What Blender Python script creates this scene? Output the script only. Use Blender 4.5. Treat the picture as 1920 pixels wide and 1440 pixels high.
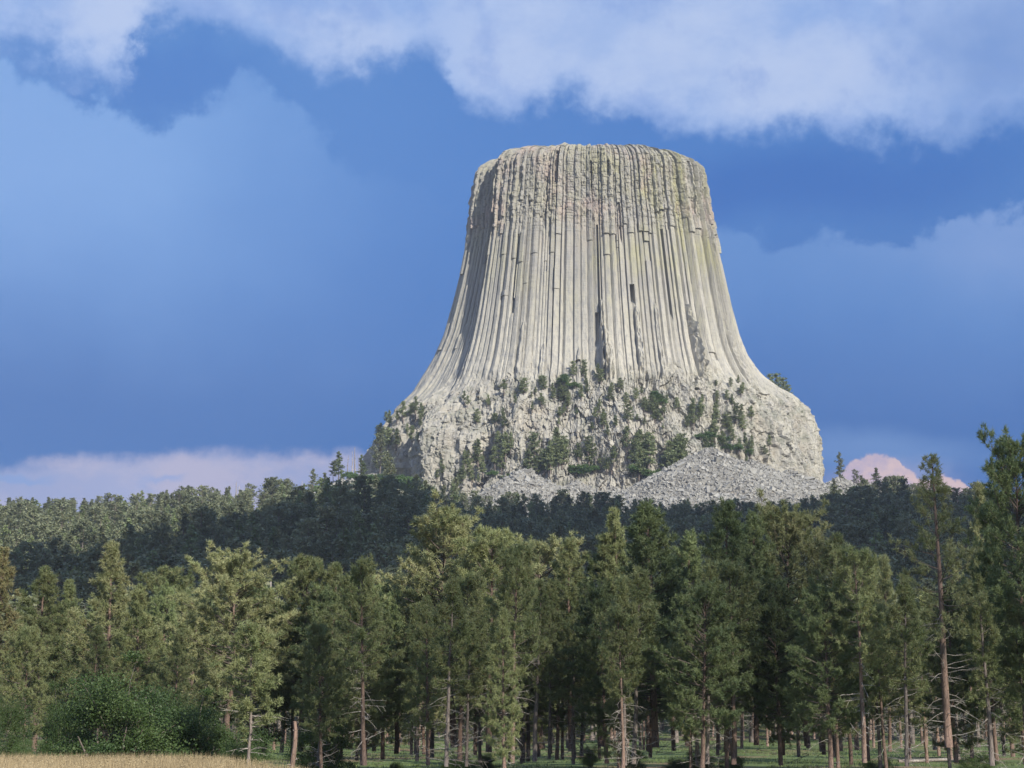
import bpy, math, random
import numpy as np
from mathutils import Vector, Matrix

for o in list(bpy.data.objects): bpy.data.objects.remove(o)
SC = bpy.context.scene
COL = SC.collection

# ------------------------------------------------------------------ camera
PITCH = math.atan(0.21); SP, CP = math.sin(PITCH), math.cos(PITCH)
FPX = 3000.0                     # focal length in pixels of the 1920 px wide photograph
cd = bpy.data.cameras.new('camera'); cam = bpy.data.objects.new('camera', cd); COL.objects.link(cam)
cd.sensor_width = 36.0; cd.lens = 36.0*FPX/1920.0; cd.clip_start = 0.5; cd.clip_end = 30000
cam.location = (0, 0, 0); cam.rotation_euler = (math.pi/2+PITCH, 0, 0)
SC.camera = cam

def P(px, py, Y):
    t = (720-py)/FPX; ry = CP-t*SP; rz = SP+t*CP
    return np.array([(px-960)/FPX/ry*Y, Y, rz/ry*Y])
def PROJ(v):
    v = np.asarray(v, float); f = v[..., 1]*CP+v[..., 2]*SP; u = -v[..., 1]*SP+v[..., 2]*CP
    f = np.where(f < 1, 1, f)
    return 960+FPX*v[..., 0]/f, 720-FPX*u/f
def AE(px, py):
    t = (720-py)/FPX; ry = CP-t*SP; rz = SP+t*CP; rx = (px-960)/FPX
    return math.atan2(rx, ry), math.atan2(rz, math.hypot(rx, ry))

# ------------------------------------------------------------------ light and view
SUN_EL, SUN_AZ = math.radians(33), math.radians(36)      # azimuth: to the right of straight behind the camera
SUND = Vector((math.cos(SUN_EL)*math.sin(SUN_AZ), -math.cos(SUN_EL)*math.cos(SUN_AZ), math.sin(SUN_EL)))
sl = bpy.data.lights.new('sun', 'SUN'); sl.energy = 3.9; sl.angle = math.radians(0.7); sl.color = (1.0, 0.945, 0.84)
so = bpy.data.objects.new('sun', sl); COL.objects.link(so)
so.rotation_euler = SUND.to_track_quat('Z', 'Y').to_euler(); so.location = SUND*900
SC.view_settings.view_transform = 'Standard'; SC.view_settings.look = 'None'
SC.view_settings.gamma = 1; SC.view_settings.exposure = 0.85
SC.render.engine = 'CYCLES'
cy = SC.cycles
cy.use_denoising = True; cy.max_bounces = 6; cy.diffuse_bounces = 3; cy.glossy_bounces = 2
cy.transmission_bounces = 3; cy.volume_bounces = 0; cy.transparent_max_bounces = 8
cy.use_adaptive_sampling = True; cy.adaptive_threshold = 0.012
SC.render.use_persistent_data = False

# ------------------------------------------------------------------ node helper
class NG:
    def __init__(s, nt): s.nt = nt; s.N = nt.nodes; s.L = nt.links
    def new(s, t, **kw):
        n = s.N.new(t)
        for k, v in kw.items(): setattr(n, k, v)
        return n
    def put(s, sock, v):
        if hasattr(v, 'is_linked') or isinstance(v, bpy.types.NodeSocket): s.L.new(v, sock)
        elif isinstance(v, (tuple, list)):
            if sock.type == 'RGBA' and len(v) == 3: v = tuple(v)+(1,)
            sock.default_value = v
        else: sock.default_value = v
    def m(s, op, a, b=None, c=None, clamp=False):
        n = s.new('ShaderNodeMath', operation=op); n.use_clamp = clamp
        s.put(n.inputs[0], a)
        if b is not None: s.put(n.inputs[1], b)
        if c is not None: s.put(n.inputs[2], c)
        return n.outputs[0]
    def mr(s, v, a, b, c=0.0, d=1.0, smooth=False):
        n = s.new('ShaderNodeMapRange'); n.interpolation_type = 'SMOOTHSTEP' if smooth else 'LINEAR'; n.clamp = True
        s.put(n.inputs[0], v)
        for i, q in enumerate((a, b, c, d)): s.put(n.inputs[1+i], q)
        return n.outputs[0]
    def mix(s, f, a, b, mode='MIX'):
        n = s.new('ShaderNodeMix', data_type='RGBA', blend_type=mode)
        s.put(n.inputs[0], f); s.put(n.inputs[6], a); s.put(n.inputs[7], b); return n.outputs[2]
    def noise(s, vec, scale, detail=4, rough=0.55, dist=0.0, dims='3D', norm=True):
        n = s.new('ShaderNodeTexNoise', noise_dimensions=dims)
        s.put(n.inputs['Vector'], vec); s.put(n.inputs['Scale'], scale); s.put(n.inputs['Detail'], detail)
        s.put(n.inputs['Roughness'], rough); s.put(n.inputs['Distortion'], dist); return n.outputs[0]
    def vmath(s, op, a, b):
        n = s.new('ShaderNodeVectorMath', operation=op); s.put(n.inputs[0], a); s.put(n.inputs[1], b); return n.outputs[0]
    def comb(s, x, y, z):
        n = s.new('ShaderNodeCombineXYZ')
        for i, q in enumerate((x, y, z)): s.put(n.inputs[i], q)
        return n.outputs[0]
    def sep(s, v):
        n = s.new('ShaderNodeSeparateXYZ'); s.put(n.inputs[0], v); return n.outputs

def srgb(r, g, b):
    f = lambda c: (c/255/12.92) if c/255 <= 0.04045 else ((c/255+0.055)/1.055)**2.4
    return (f(r), f(g), f(b))

# ------------------------------------------------------------------ world: Nishita sky with layers of cloud, laid out by azimuth and elevation
W = bpy.data.worlds.new('World'); SC.world = W; W.use_nodes = True
W.node_tree.nodes.clear()
g = NG(W.node_tree)
out = g.new('ShaderNodeOutputWorld'); bg = g.new('ShaderNodeBackground')
g.L.new(bg.outputs[0], out.inputs[0])
SKY_STRENGTH = 0.1
bg.inputs[1].default_value = SKY_STRENGTH
sky = g.new('ShaderNodeTexSky'); sky.sky_type = 'NISHITA'; sky.sun_disc = False
sky.sun_elevation = SUN_EL; sky.sun_rotation = math.pi-SUN_AZ
sky.altitude = 1300; sky.air_density = 1.0; sky.dust_density = 0.6; sky.ozone_density = 2.0
tc = g.new('ShaderNodeTexCoord'); D = tc.outputs['Generated']
dx, dy, dz = g.sep(D)
AZ = g.m('ARCTAN2', dx, dy); EL = g.m('ARCSINE', dz)
GAIN = 1/(SKY_STRENGTH*2**SC.view_settings.exposure)
def skc(r, g_, b): return tuple(c*GAIN for c in srgb(r, g_, b))
n1 = g.noise(D, 7.0, 6, 0.55); n2 = g.noise(g.vmath('ADD', D, (3.1, 1.7, 5.2)), 7.0, 6, 0.55)
n3 = g.noise(D, 22.0, 6, 0.6); n4 = g.noise(g.vmath('ADD', D, (9.1, 2.7, 1.2)), 22.0, 6, 0.6)
def warp(base, na, nb, wa, wb):
    a = g.m('MULTIPLY', g.m('SUBTRACT', na, 0.5), wa); b = g.m('MULTIPLY', g.m('SUBTRACT', nb, 0.5), wb)
    return g.m('ADD', base, g.m('ADD', a, b))
nA = g.noise(D, 60.0, 6, .65); nB = g.noise(g.vmath('ADD', D, (2.1, 6.7, 3.2)), 60.0, 6, .65)
U1, V1 = warp(AZ, n1, n3, .10, .045), warp(EL, n2, n4, .07, .05)
U1 = g.m('ADD', U1, g.m('MULTIPLY', g.m('SUBTRACT', nA, .5), .022)); V1 = g.m('ADD', V1, g.m('MULTIPLY', g.m('SUBTRACT', nB, .5), .024))       # billowy edges
U2, V2 = warp(AZ, n1, n3, .14, .005), warp(EL, n2, n4, .08, .004)     # soft edges
n7 = g.noise(D, 55.0, 6, .65); n8 = g.noise(g.vmath('ADD', D, (4.1, 7.7, 2.2)), 55.0, 6, .65)
U3, V3 = warp(AZ, n3, n7, .012, .016), warp(EL, n4, n8, .012, .016)   # crisp cumulus
def blob(px, py, rx, ry, inner, sharp=1, pw=2.0):
    cu, cv = AE(px, py); u, v = {1: (U1, V1), 2: (U2, V2), 3: (U3, V3)}[sharp]
    a = g.m('DIVIDE', g.m('SUBTRACT', u, cu), rx/FPX); b = g.m('DIVIDE', g.m('SUBTRACT', v, cv), ry/FPX)
    d = g.m('ADD', g.m('POWER', g.m('ABSOLUTE', a), pw), g.m('POWER', g.m('ABSOLUTE', b), pw))
    return g.mr(g.m('SQRT', d), inner, 1.0, 1.0, 0.0, True)
def edge(pts, soft, below=True, sharp=1, du=0.0):
    """cloud whose rim runs along the given line of (pixel) directions; below or above it is cloud"""
    u, v = {1: (U1, V1), 2: (U2, V2), 3: (U3, V3)}[sharp]
    A0, A1 = -.5, .5; B0, B1 = -.1, .6
    n = g.new('ShaderNodeFloatCurve'); cu = n.mapping.curves[0]
    q = [((AE(x, y)[0]-A0)/(A1-A0), (AE(x, y)[1]-B0)/(B1-B0)) for x, y in pts]
    cu.points[0].location = (0, q[0][1]); cu.points[1].location = (1, q[-1][1])
    for p_ in q: cu.points.new(*p_)
    n.mapping.update()
    g.put(n.inputs['Value'], g.mr(u, A0, A1)); e = g.m('ADD', g.m('MULTIPLY', n.outputs[0], B1-B0), B0)
    d = g.m('SUBTRACT', e, v) if below else g.m('SUBTRACT', v, e)
    return g.mr(d, -soft/FPX*.3, soft/FPX, 0, 1, True)
def vfade(y0, y1): return g.mr(V2, AE(960, y0)[1], AE(960, y1)[1], 1, 0, True)      # 1 at y0, 0 at y1
def hfade(x0, x1): return g.mr(U2, AE(x0, 500)[0], AE(x1, 500)[0], 1, 0, True)
mul = lambda a_, b_: g.m('MULTIPLY', a_, b_)
c = g.mix(1.0, sky.outputs[0], (0.50, 0.74, 1.0, 1), 'MULTIPLY')
veil = g.mix(g.mr(EL, AE(960, 860)[1], AE(960, 200)[1], 0, 1, True), skc(50, 103, 174), skc(66, 121, 196))
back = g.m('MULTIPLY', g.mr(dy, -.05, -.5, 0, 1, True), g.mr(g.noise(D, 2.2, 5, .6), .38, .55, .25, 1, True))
c = g.mix(g.m('MULTIPLY', back, .85), c, skc(214, 218, 228))  # unseen white cloud behind the camera, added to lift the ambient fill
front = g.mr(dy, -0.2, 0.6, 0.0, 0.95, True)
c = g.mix(front, c, veil)
def lay(mask, col, k=1.0, mod=None):
    global c
    f = g.m('MULTIPLY', mask, k)
    if mod is not None: f = g.m('MULTIPLY', f, mod)
    c = g.mix(f, c, col)
n5 = g.noise(g.vmath('MULTIPLY', D, (1, 1, 1.6)), 11.0, 7, .62); n6 = g.noise(D, 4.0, 4, .5)
soft = g.mr(n6, .3, .7, .8, 1.0); bil = g.mr(n3, .35, .65, .7, 1.0)
mmax = lambda *q: q[0] if len(q) == 1 else g.m('MAXIMUM', q[0], mmax(*q[1:]))
# broad glow of rain cloud in the middle, darker to the right
lay(mul(vfade(150, 780), hfade(500, 1300)), skc(90, 140, 208), .75)
lay(mul(hfade(2400, 1100), vfade(900, 150)), skc(54, 108, 182), .6)
# left rain cloud: crisp upper rim, fades downwards and to the right
lc = mul(mul(edge([(-300, 60), (0, 105), (110, 140), (200, 198), (290, 226), (360, 205), (440, 165), (520, 205), (640, 265), (760, 340), (900, 430), (1500, 800)], 26), hfade(180, 860)), vfade(300, 800))
lay(lc, skc(124, 167, 226), 1.0, soft)
lay(mul(lc, hfade(-100, 520)), skc(136, 174, 230), .6, g.mr(n5, .3, .7, .4, 1))
lay(mul(vfade(560, 840), hfade(900, 100)), skc(90, 138, 206), .3)
# dark gaps
lay(blob(290, 160, 220, 75, .2, 1), skc(72, 124, 200), .55)
lay(blob(1500, 340, 560, 110, .2, 2), skc(58, 110, 188), .75)
# right bank: crisp upper rim
rc = mul(edge([(1100, 440), (1300, 430), (1345, 424), (1400, 440), (1470, 468), (1530, 455), (1620, 444), (1700, 430), (1780, 416), (1812, 386), (1860, 371), (1930, 378), (2400, 380)], 22), g.mr(U2, AE(1180, 500)[0], AE(1360, 500)[0], 0, 1, True))
lay(mul(rc, vfade(480, 800)), skc(98, 144, 208), .95, soft)
lay(mul(mul(rc, vfade(390, 640)), g.mr(U2, AE(1450, 500)[0], AE(1900, 500)[0], .1, 1, True)), skc(140, 168, 220), .8, g.mr(n5, .3, .7, .5, 1))
# upper cloud deck with a billowed lower rim
tc_ = edge([(-300, 110), (0, 105), (90, 118), (150, 158), (210, 150), (280, 78), (380, 92), (470, 112), (540, 132), (640, 118), (740, 128), (800, 108), (870, 118), (900, 180), (1000, 206), (1100, 200), (1200, 222), (1300, 240), (1400, 242), (1500, 236), (1600, 240), (1700, 262), (1800, 282), (1920, 266), (2400, 250)], 65, False)
lay(tc_, skc(140, 174, 230), .95)
lay(mul(tc_, g.mr(n5, .36, .60, 0, 1, True)), skc(168, 192, 236), .9)
lay(mul(mul(tc_, mmax(blob(1180, 70, 420, 170, .3, 1), blob(1480, 130, 260, 120, .3, 1), blob(620, 70, 200, 80, .2, 1), blob(200, 60, 170, 80, .2, 1))), g.mr(n5, .30, .62, .45, 1, True)), skc(184, 202, 238), .95)
lay(mul(tc_, mmax(blob(1850, 110, 260, 220, .1, 1), blob(1780, 262, 330, 60, .1, 1))), skc(114, 150, 210), .85, bil)
lay(mul(tc_, g.mr(n3, .50, .68, 0, .55, True)), skc(132, 164, 224), 1.0)
# pale pink band above the left ridge, and the pink cumulus at right
pb = mul(edge([(-300, 872), (0, 866), (80, 856), (200, 850), (330, 848), (420, 845), (520, 845), (600, 838), (700, 850), (1100, 900), (2400, 1000)], 26, True, 3), hfade(640, 900))
lay(pb, skc(166, 174, 212), .9, g.mr(n1, .3, .7, .75, 1.0))
lay(mul(pb, g.mr(n5, .42, .6, 0, 1, True)), skc(184, 180, 206), .75)
lay(mul(blob(30, 893, 90, 12, .2, 3), pb), skc(120, 156, 214), .7); lay(mul(blob(345, 888, 60, 22, .1, 1), pb), skc(130, 160, 216), .6)
lay(blob(1640, 855, 300, 65, .1, 2), skc(112, 150, 206), .6)
lay(blob(1660, 905, 190, 60, .2, 3), skc(160, 166, 204), .6)
cum = edge([(1400, 960), (1560, 915), (1580, 872), (1600, 855), (1640, 848), (1680, 858), (1712, 884), (1740, 894), (1785, 889), (1815, 905), (1835, 935), (2100, 1000)], 5, True, 3)
lay(cum, g.mix(g.mr(n7, .38, .60, 0, 1, True), skc(190, 174, 196), skc(222, 194, 194)), .9)
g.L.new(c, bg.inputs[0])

# ------------------------------------------------------------------ numpy noise
def _h(ix, iy, iz, seed):
    n = (ix.astype(np.int64)*374761393+iy.astype(np.int64)*668265263+iz.astype(np.int64)*2147483647+seed*974634777) & 0xFFFFFFFF
    n = ((n ^ (n >> 13))*1274126177) & 0xFFFFFFFF
    n = ((n ^ (n >> 16))*2246822519) & 0xFFFFFFFF
    return ((n ^ (n >> 15)) & 0xFFFFFF)/float(0xFFFFFF)
def vn(x, y, z=0.0, seed=0):
    x, y, z = np.broadcast_arrays(np.asarray(x, float), np.asarray(y, float), np.asarray(z, float))
    fx, fy, fz = np.floor(x), np.floor(y), np.floor(z); tx, ty, tz = x-fx, y-fy, z-fz
    tx = tx*tx*(3-2*tx); ty = ty*ty*(3-2*ty); tz = tz*tz*(3-2*tz); r = 0
    for i in (0, 1):
        for j in (0, 1):
            for k in (0, 1):
                r = r+_h(fx+i, fy+j, fz+k, seed)*(tx if i else 1-tx)*(ty if j else 1-ty)*(tz if k else 1-tz)
    return r*2-1
def fbm(x, y, z=0.0, seed=0, o=4, gain=.5):
    r = 0; a = 1; f = 1
    for i in range(o): r = r+a*vn(np.asarray(x)*f, np.asarray(y)*f, np.asarray(z)*f, seed+i*17); a *= gain; f *= 2.03
    return r
def vor(x, y, seed=0):
    """jittered-grid cells: returns F1, F2-F1, cell id randoms (3) and local offset"""
    x = np.asarray(x, float); y = np.asarray(y, float); fx, fy = np.floor(x), np.floor(y)
    b1 = np.full(x.shape, 9.); b2 = np.full(x.shape, 9.); rid = np.zeros(x.shape+(3,)); lx = np.zeros(x.shape); ly = np.zeros(x.shape)
    for i in (-1, 0, 1):
        for j in (-1, 0, 1):
            cx, cyy = fx+i, fy+j
            qx = cx+.15+.7*_h(cx, cyy, cx*0, seed); qy = cyy+.15+.7*_h(cx, cyy, cx*0, seed+1)
            d = np.hypot(x-qx, y-qy); n = d < b1
            b2 = np.where(n, b1, np.minimum(b2, d)); b1 = np.where(n, d, b1)
            lx = np.where(n, x-qx, lx); ly = np.where(n, y-qy, ly)
            for k in range(3): rid[..., k] = np.where(n, _h(cx, cyy, cx*0, seed+5+k), rid[..., k])
    return b1, b2-b1, rid, lx, ly
def sstep(a, b, x): t = np.clip((np.asarray(x, float)-a)/(b-a), 0, 1); return t*t*(3-2*t)

# ------------------------------------------------------------------ mesh and object helpers
def mesh_np(name, v, faces, mats, mat_idx=None, smooth=False):
    """faces: list of int arrays (n,3) or (n,4)"""
    me = bpy.data.meshes.new(name); v = np.asarray(v, np.float32)
    faces = [np.asarray(f, np.int32) for f in faces if len(f)]
    me.vertices.add(len(v)); me.vertices.foreach_set('co', v.ravel())
    tot = np.concatenate([np.full(len(f), f.shape[1], np.int32) for f in faces])
    st = np.concatenate([[0], np.cumsum(tot)[:-1]]).astype(np.int32); lv = np.concatenate([f.ravel() for f in faces])
    me.loops.add(len(lv)); me.loops.foreach_set('vertex_index', lv)
    me.polygons.add(len(tot)); me.polygons.foreach_set('loop_start', st); me.polygons.foreach_set('loop_total', tot)
    me.polygons.foreach_set('use_smooth', np.full(len(tot), smooth, bool))
    for m_ in mats: me.materials.append(m_)
    if mat_idx is not None: me.polygons.foreach_set('material_index', np.concatenate(mat_idx).astype(np.int32))
    me.update(calc_edges=True); return me
def link(name, me, parent=None):
    o = bpy.data.objects.new(name, me); COL.objects.link(o); o.parent = parent; return o
def tag(o, label=None, cat=None, group=None, kind=None):
    if label: o['label'] = label
    if cat: o['category'] = cat
    if group: o['group'] = group
    if kind: o['kind'] = kind
    return o
class MB:
    def __init__(s): s.v = []; s.f = []; s.mi = []; s.n = 0
    def add(s, v, f, mi=0):
        if len(v) == 0: return
        s.v.append(np.asarray(v, float)); s.f.append(np.asarray(f)+s.n); s.mi.append(np.full(len(f), mi)); s.n += len(v)
    def tube(s, pts, rad, sides=6, mi=0, cap=False):
        pts = np.asarray(pts, float); rad = np.asarray(rad, float); n = len(pts)
        d = np.gradient(pts, axis=0); d /= np.linalg.norm(d, axis=1)[:, None]+1e-9
        ref = np.array([0, 0, 1.]) if abs(d[0, 2]) < .8 else np.array([1., 0, 0])
        a = np.cross(d, ref); a /= np.linalg.norm(a, axis=1)[:, None]+1e-9; b = np.cross(d, a)
        th = np.arange(sides)/sides*2*math.pi
        v = pts[:, None]+rad[:, None, None]*(np.cos(th)[None, :, None]*a[:, None]+np.sin(th)[None, :, None]*b[:, None])
        i, j = np.meshgrid(np.arange(n-1), np.arange(sides), indexing='ij'); jn = (j+1) % sides
        s.add(v.reshape(-1, 3), np.stack([i*sides+j, i*sides+jn, (i+1)*sides+jn, (i+1)*sides+j], -1).reshape(-1, 4), mi)
    def blades(s, c, dr, ln, w, rng, mi=0):
        """thin triangles from c along dr"""
        n = len(c); r = rng.normal(size=(n, 3)); sd = np.cross(dr, r); sd /= np.linalg.norm(sd, axis=1)[:, None]+1e-9
        ln = np.broadcast_to(ln, (n,))[:, None]; w = np.broadcast_to(w, (n,))[:, None]
        v = np.stack([c-sd*w, c+sd*w, c+dr*ln], 1).reshape(-1, 3)
        s.add(v, np.arange(3*n).reshape(-1, 3), mi)
    def leaves(s, c, size, rng, mi=0, flat=0.0):
        n = len(c); a = rng.normal(size=(n, 3)); a[:, 2] *= 1-flat; a /= np.linalg.norm(a, axis=1)[:, None]
        b = np.cross(a, rng.normal(size=(n, 3))); b /= np.linalg.norm(b, axis=1)[:, None]+1e-9
        sz = np.broadcast_to(size, (n,))[:, None]
        v = np.stack([c-a*sz, c+b*sz*.6, c+a*sz, c-b*sz*.6], 1).reshape(-1, 3)
        s.add(v, np.arange(4*n).reshape(-1, 4), mi)
    def mesh(s, name, mats, smooth=False):
        tri = [(f, m) for f, m in zip(s.f, s.mi)]
        return mesh_np(name, np.concatenate(s.v), [t[0] for t in tri], mats, [t[1] for t in tri], smooth)

# ------------------------------------------------------------------ materials
def mat(name, rough=.85):
    m_ = bpy.data.materials.new(name); m_.use_nodes = True; m_.node_tree.nodes.clear()
    q = NG(m_.node_tree); o = q.new('ShaderNodeOutputMaterial'); b = q.new('ShaderNodeBsdfPrincipled')
    b.inputs['Roughness'].default_value = rough; b.inputs['Specular IOR Level'].default_value = .25
    q.L.new(b.outputs[0], o.inputs[0]); return m_, q, b, o
def needle_mat(name, ca, cb, cc, trans=.42, dead=0.0):
    m_, q, b, o = mat(name, .55)
    t = q.new('ShaderNodeTexCoord'); oi = q.new('ShaderNodeObjectInfo'); gm = q.new('ShaderNodeNewGeometry')
    rpi = gm.outputs['Random Per Island']
    col = q.mix(rpi, ca, cb)
    col = q.mix(q.mr(q.noise(t.outputs['Object'], .55, 3), .40, .62), col, cc)
    col = q.mix(q.mr(oi.outputs['Random'], 0, 1, 0, .35), col, cb)
    hv = q.new('ShaderNodeHueSaturation'); q.put(hv.inputs['Value'], q.mr(oi.outputs['Random'], 0, 1, .72, 1.28)); q.put(hv.inputs['Color'], col); col = hv.outputs[0]
    if dead: col = q.mix(q.m('LESS_THAN', rpi, dead), col, (.16, .09, .045))
    q.L.new(col, b.inputs['Base Color'])
    b.inputs['Specular IOR Level'].default_value = .35
    tr = q.new('ShaderNodeBsdfTranslucent'); q.L.new(q.mix(.5, col, (.10, .13, .03)), tr.inputs[0])
    mx = q.new('ShaderNodeMixShader'); mx.inputs[0].default_value = trans
    q.L.new(b.outputs[0], mx.inputs[1]); q.L.new(tr.outputs[0], mx.inputs[2]); q.L.new(mx.outputs[0], o.inputs[0])
    return m_
M = {}
M['needles'] = needle_mat('pine_needles', (.27, .31, .135), (.35, .355, .170), (.185, .235, .10), dead=.03)
M['needles_light'] = needle_mat('pine_needles_light', (.38, .40, .19), (.47, .455, .24), (.28, .32, .145), dead=.04)
M['needles_dark'] = needle_mat('pine_needles_dark', (.17, .22, .092), (.225, .26, .112), (.12, .168, .075), .25)
M['needles_brown'] = needle_mat('pine_needles_rust', (.24, .24, .11), (.27, .23, .11), (.19, .22, .10), .25, dead=.15)
M['needles_far'] = needle_mat('pine_needles_far', (.150, .175, .095), (.21, .215, .12), (.105, .132, .072), .2)
M['needles_ledge'] = needle_mat('pine_needles_ledge', (.185, .235, .110), (.25, .27, .135), (.14, .185, .085), .3)
M['broadleaf'] = needle_mat('broad_leaves', (.055, .105, .030), (.105, .150, .048), (.038, .078, .024), .35)
M['shrub_far'] = needle_mat('scrub_leaves', (.085, .165, .045), (.125, .19, .065), (.065, .13, .04), .3)
def bark_mat(name, a, b_, c_, sc=1.0):
    m_, q, b, o = mat(name, .9)
    t = q.new('ShaderNodeTexCoord'); oi = q.new('ShaderNodeObjectInfo')
    vx = q.vmath('MULTIPLY', t.outputs['Object'], (5*sc, 5*sc, 1.2*sc))
    n_ = q.noise(vx, 1.0, 5, .65)
    col = q.mix(q.mr(n_, .35, .65), a, b_)
    z = q.sep(t.outputs['Object'])[2]
    col = q.mix(q.m('MULTIPLY', q.mr(q.noise(t.outputs['Object'], .4, 3), .45, .62), .8), col, c_)
    vo = q.new('ShaderNodeTexVoronoi', feature='DISTANCE_TO_EDGE'); q.put(vo.inputs['Vector'], vx); q.put(vo.inputs['Scale'], 1.4)
    col = q.mix(q.mr(vo.outputs[0], 0, .09, .65, 0), col, (.035, .025, .02))
    hsv = q.new('ShaderNodeHueSaturation'); q.put(hsv.inputs['Value'], q.mr(oi.outputs['Random'], 0, 1, .7, 1.3)); q.put(hsv.inputs['Color'], col)
    q.L.new(hsv.outputs[0], b.inputs['Base Color'])
    bp = q.new('ShaderNodeBump'); q.put(bp.inputs['Strength'], .6); q.put(bp.inputs['Distance'], .05); q.put(bp.inputs['Height'], n_)
    q.L.new(bp.outputs[0], b.inputs['Normal']); return m_
M['bark'] = bark_mat('ponderosa_bark', (.165, .108, .082), (.27, .185, .145), (.12, .095, .08))
M['twig'] = bark_mat('twig_bark', (.13, .10, .085), (.20, .165, .145), (.09, .07, .06))
M['bark_grey'] = bark_mat('grey_bark', (.15, .125, .11), (.24, .20, .175), (.10, .08, .07))
M['dead'] = bark_mat('dead_wood', (.36, .32, .28), (.48, .44, .40), (.25, .21, .18))

def rock_mat():
    m_, q, b, o = mat('phonolite_rock', .9)
    t = q.new('ShaderNodeTexCoord'); ob = t.outputs['Object']; at = q.new('ShaderNodeAttribute'); at.attribute_name = 'tint'
    tr, tg, tb = q.sep(at.outputs['Vector'])      # r: column tone, g: height zone, b: crack
    st = q.vmath('MULTIPLY', ob, (.11, .11, .012)); st2 = q.vmath('MULTIPLY', ob, (.5, .5, .035)); bl = q.vmath('MULTIPLY', ob, (.05, .05, .035))
    col = q.mix(tr, (.218, .208, .188), (.40, .378, .322))
    zz = q.mr(q.sep(ob)[2], 285, 375, .12, 1); xx = q.mr(q.sep(ob)[0], 30, 140, .45, 1)
    lm = q.m('MULTIPLY', q.m('MULTIPLY', zz, xx), q.m('MULTIPLY', q.mr(q.noise(st, 1.0, 4, .6), .38, .60), q.mr(q.noise(ob, .022, 3, .6), .36, .58)))
    col = q.mix(lm, col, (.315, .30, .155))        # lichen, yellow green
    col = q.mix(q.m('MULTIPLY', q.m('MULTIPLY', q.mr(q.noise(bl, .9, 3, .6), .52, .68), tg), .75), col, (.38, .285, .245))   # pink, upper shaft
    col = q.mix(q.m('MULTIPLY', q.mr(q.noise(st2, 1.0, 4, .6), .46, .66), .65), col, (.185, .185, .185))       # grey water streaks
    col = q.mix(q.m('MULTIPLY', q.m('MULTIPLY', q.mr(q.noise(ob, .16, 5, .7), .48, .66), tg), .6), col, (.25, .235, .175))
    col = q.mix(q.mr(q.noise(ob, .9, 4, .7), .55, .75, 0, .35), col, (.17, .165, .15))
    lowm = q.mr(q.sep(ob)[2], 262, 240, 0, 1)
    wv = q.vmath('ADD', q.vmath('MULTIPLY', ob, (.30, .30, .10)), q.vmath('MULTIPLY', q.comb(q.noise(ob, .12, 4, .6), q.noise(ob, .13, 4, .6), q.noise(ob, .11, 4, .6)), (2.2, 2.2, 2.2)))
    vo = q.new('ShaderNodeTexVoronoi', feature='DISTANCE_TO_EDGE'); q.put(vo.inputs['Vector'], wv); q.put(vo.inputs['Scale'], 1.0)
    col = q.mix(q.m('MULTIPLY', lowm, q.m('MULTIPLY', q.mr(vo.outputs[0], 0, .07, 1, 0), q.mr(q.noise(ob, .07, 3, .5), .45, .6))), col, (.09, .088, .085))
    col = q.mix(q.m('MULTIPLY', lowm, q.mr(q.noise(ob, .045, 4, .6), .52, .66, 0, .4)), col, (.31, .265, .20))
    col = q.mix(q.m('MULTIPLY', lowm, q.mr(q.noise(ob, .10, 5, .7), .50, .62, 0, .6)), col, (.17, .175, .135))
    col = q.mix(q.m('MULTIPLY', tb, .8), col, (.08, .08, .08))
    q.L.new(col, b.inputs['Base Color'])
    h = q.m('ADD', q.noise(q.vmath('MULTIPLY', ob, (1, 1, .45)), .8, 6, .7), q.m('MULTIPLY', q.noise(ob, .25, 4, .6), .8))
    bp = q.new('ShaderNodeBump'); q.put(bp.inputs['Strength'], .55); q.put(bp.inputs['Distance'], .8); q.put(bp.inputs['Height'], h)
    q.L.new(bp.outputs[0], b.inputs['Normal']); return m_
M['rock'] = rock_mat()
def talus_mat():
    m_, q, b, o = mat('boulder_rock', .92)
    t = q.new('ShaderNodeTexCoord'); ob = t.outputs['Object']; gm = q.new('ShaderNodeNewGeometry')
    col = q.mix(gm.outputs['Random Per Island'], (.20, .195, .18), (.36, .35, .315))
    col = q.mix(q.mr(q.noise(ob, .06, 4, .6), .45, .65, 0, .6), col, (.21, .20, .18))
    col = q.mix(q.mr(q.noise(ob, 1.3, 4, .7), .5, .7, 0, .5), col, (.19, .185, .17))
    q.L.new(col, b.inputs['Base Color'])
    bp = q.new('ShaderNodeBump'); q.put(bp.inputs['Strength'], .5); q.put(bp.inputs['Distance'], .4); q.put(bp.inputs['Height'], q.noise(ob, 1.1, 5, .7))
    q.L.new(bp.outputs[0], b.inputs['Normal']); return m_
M['talus'] = talus_mat()
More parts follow.
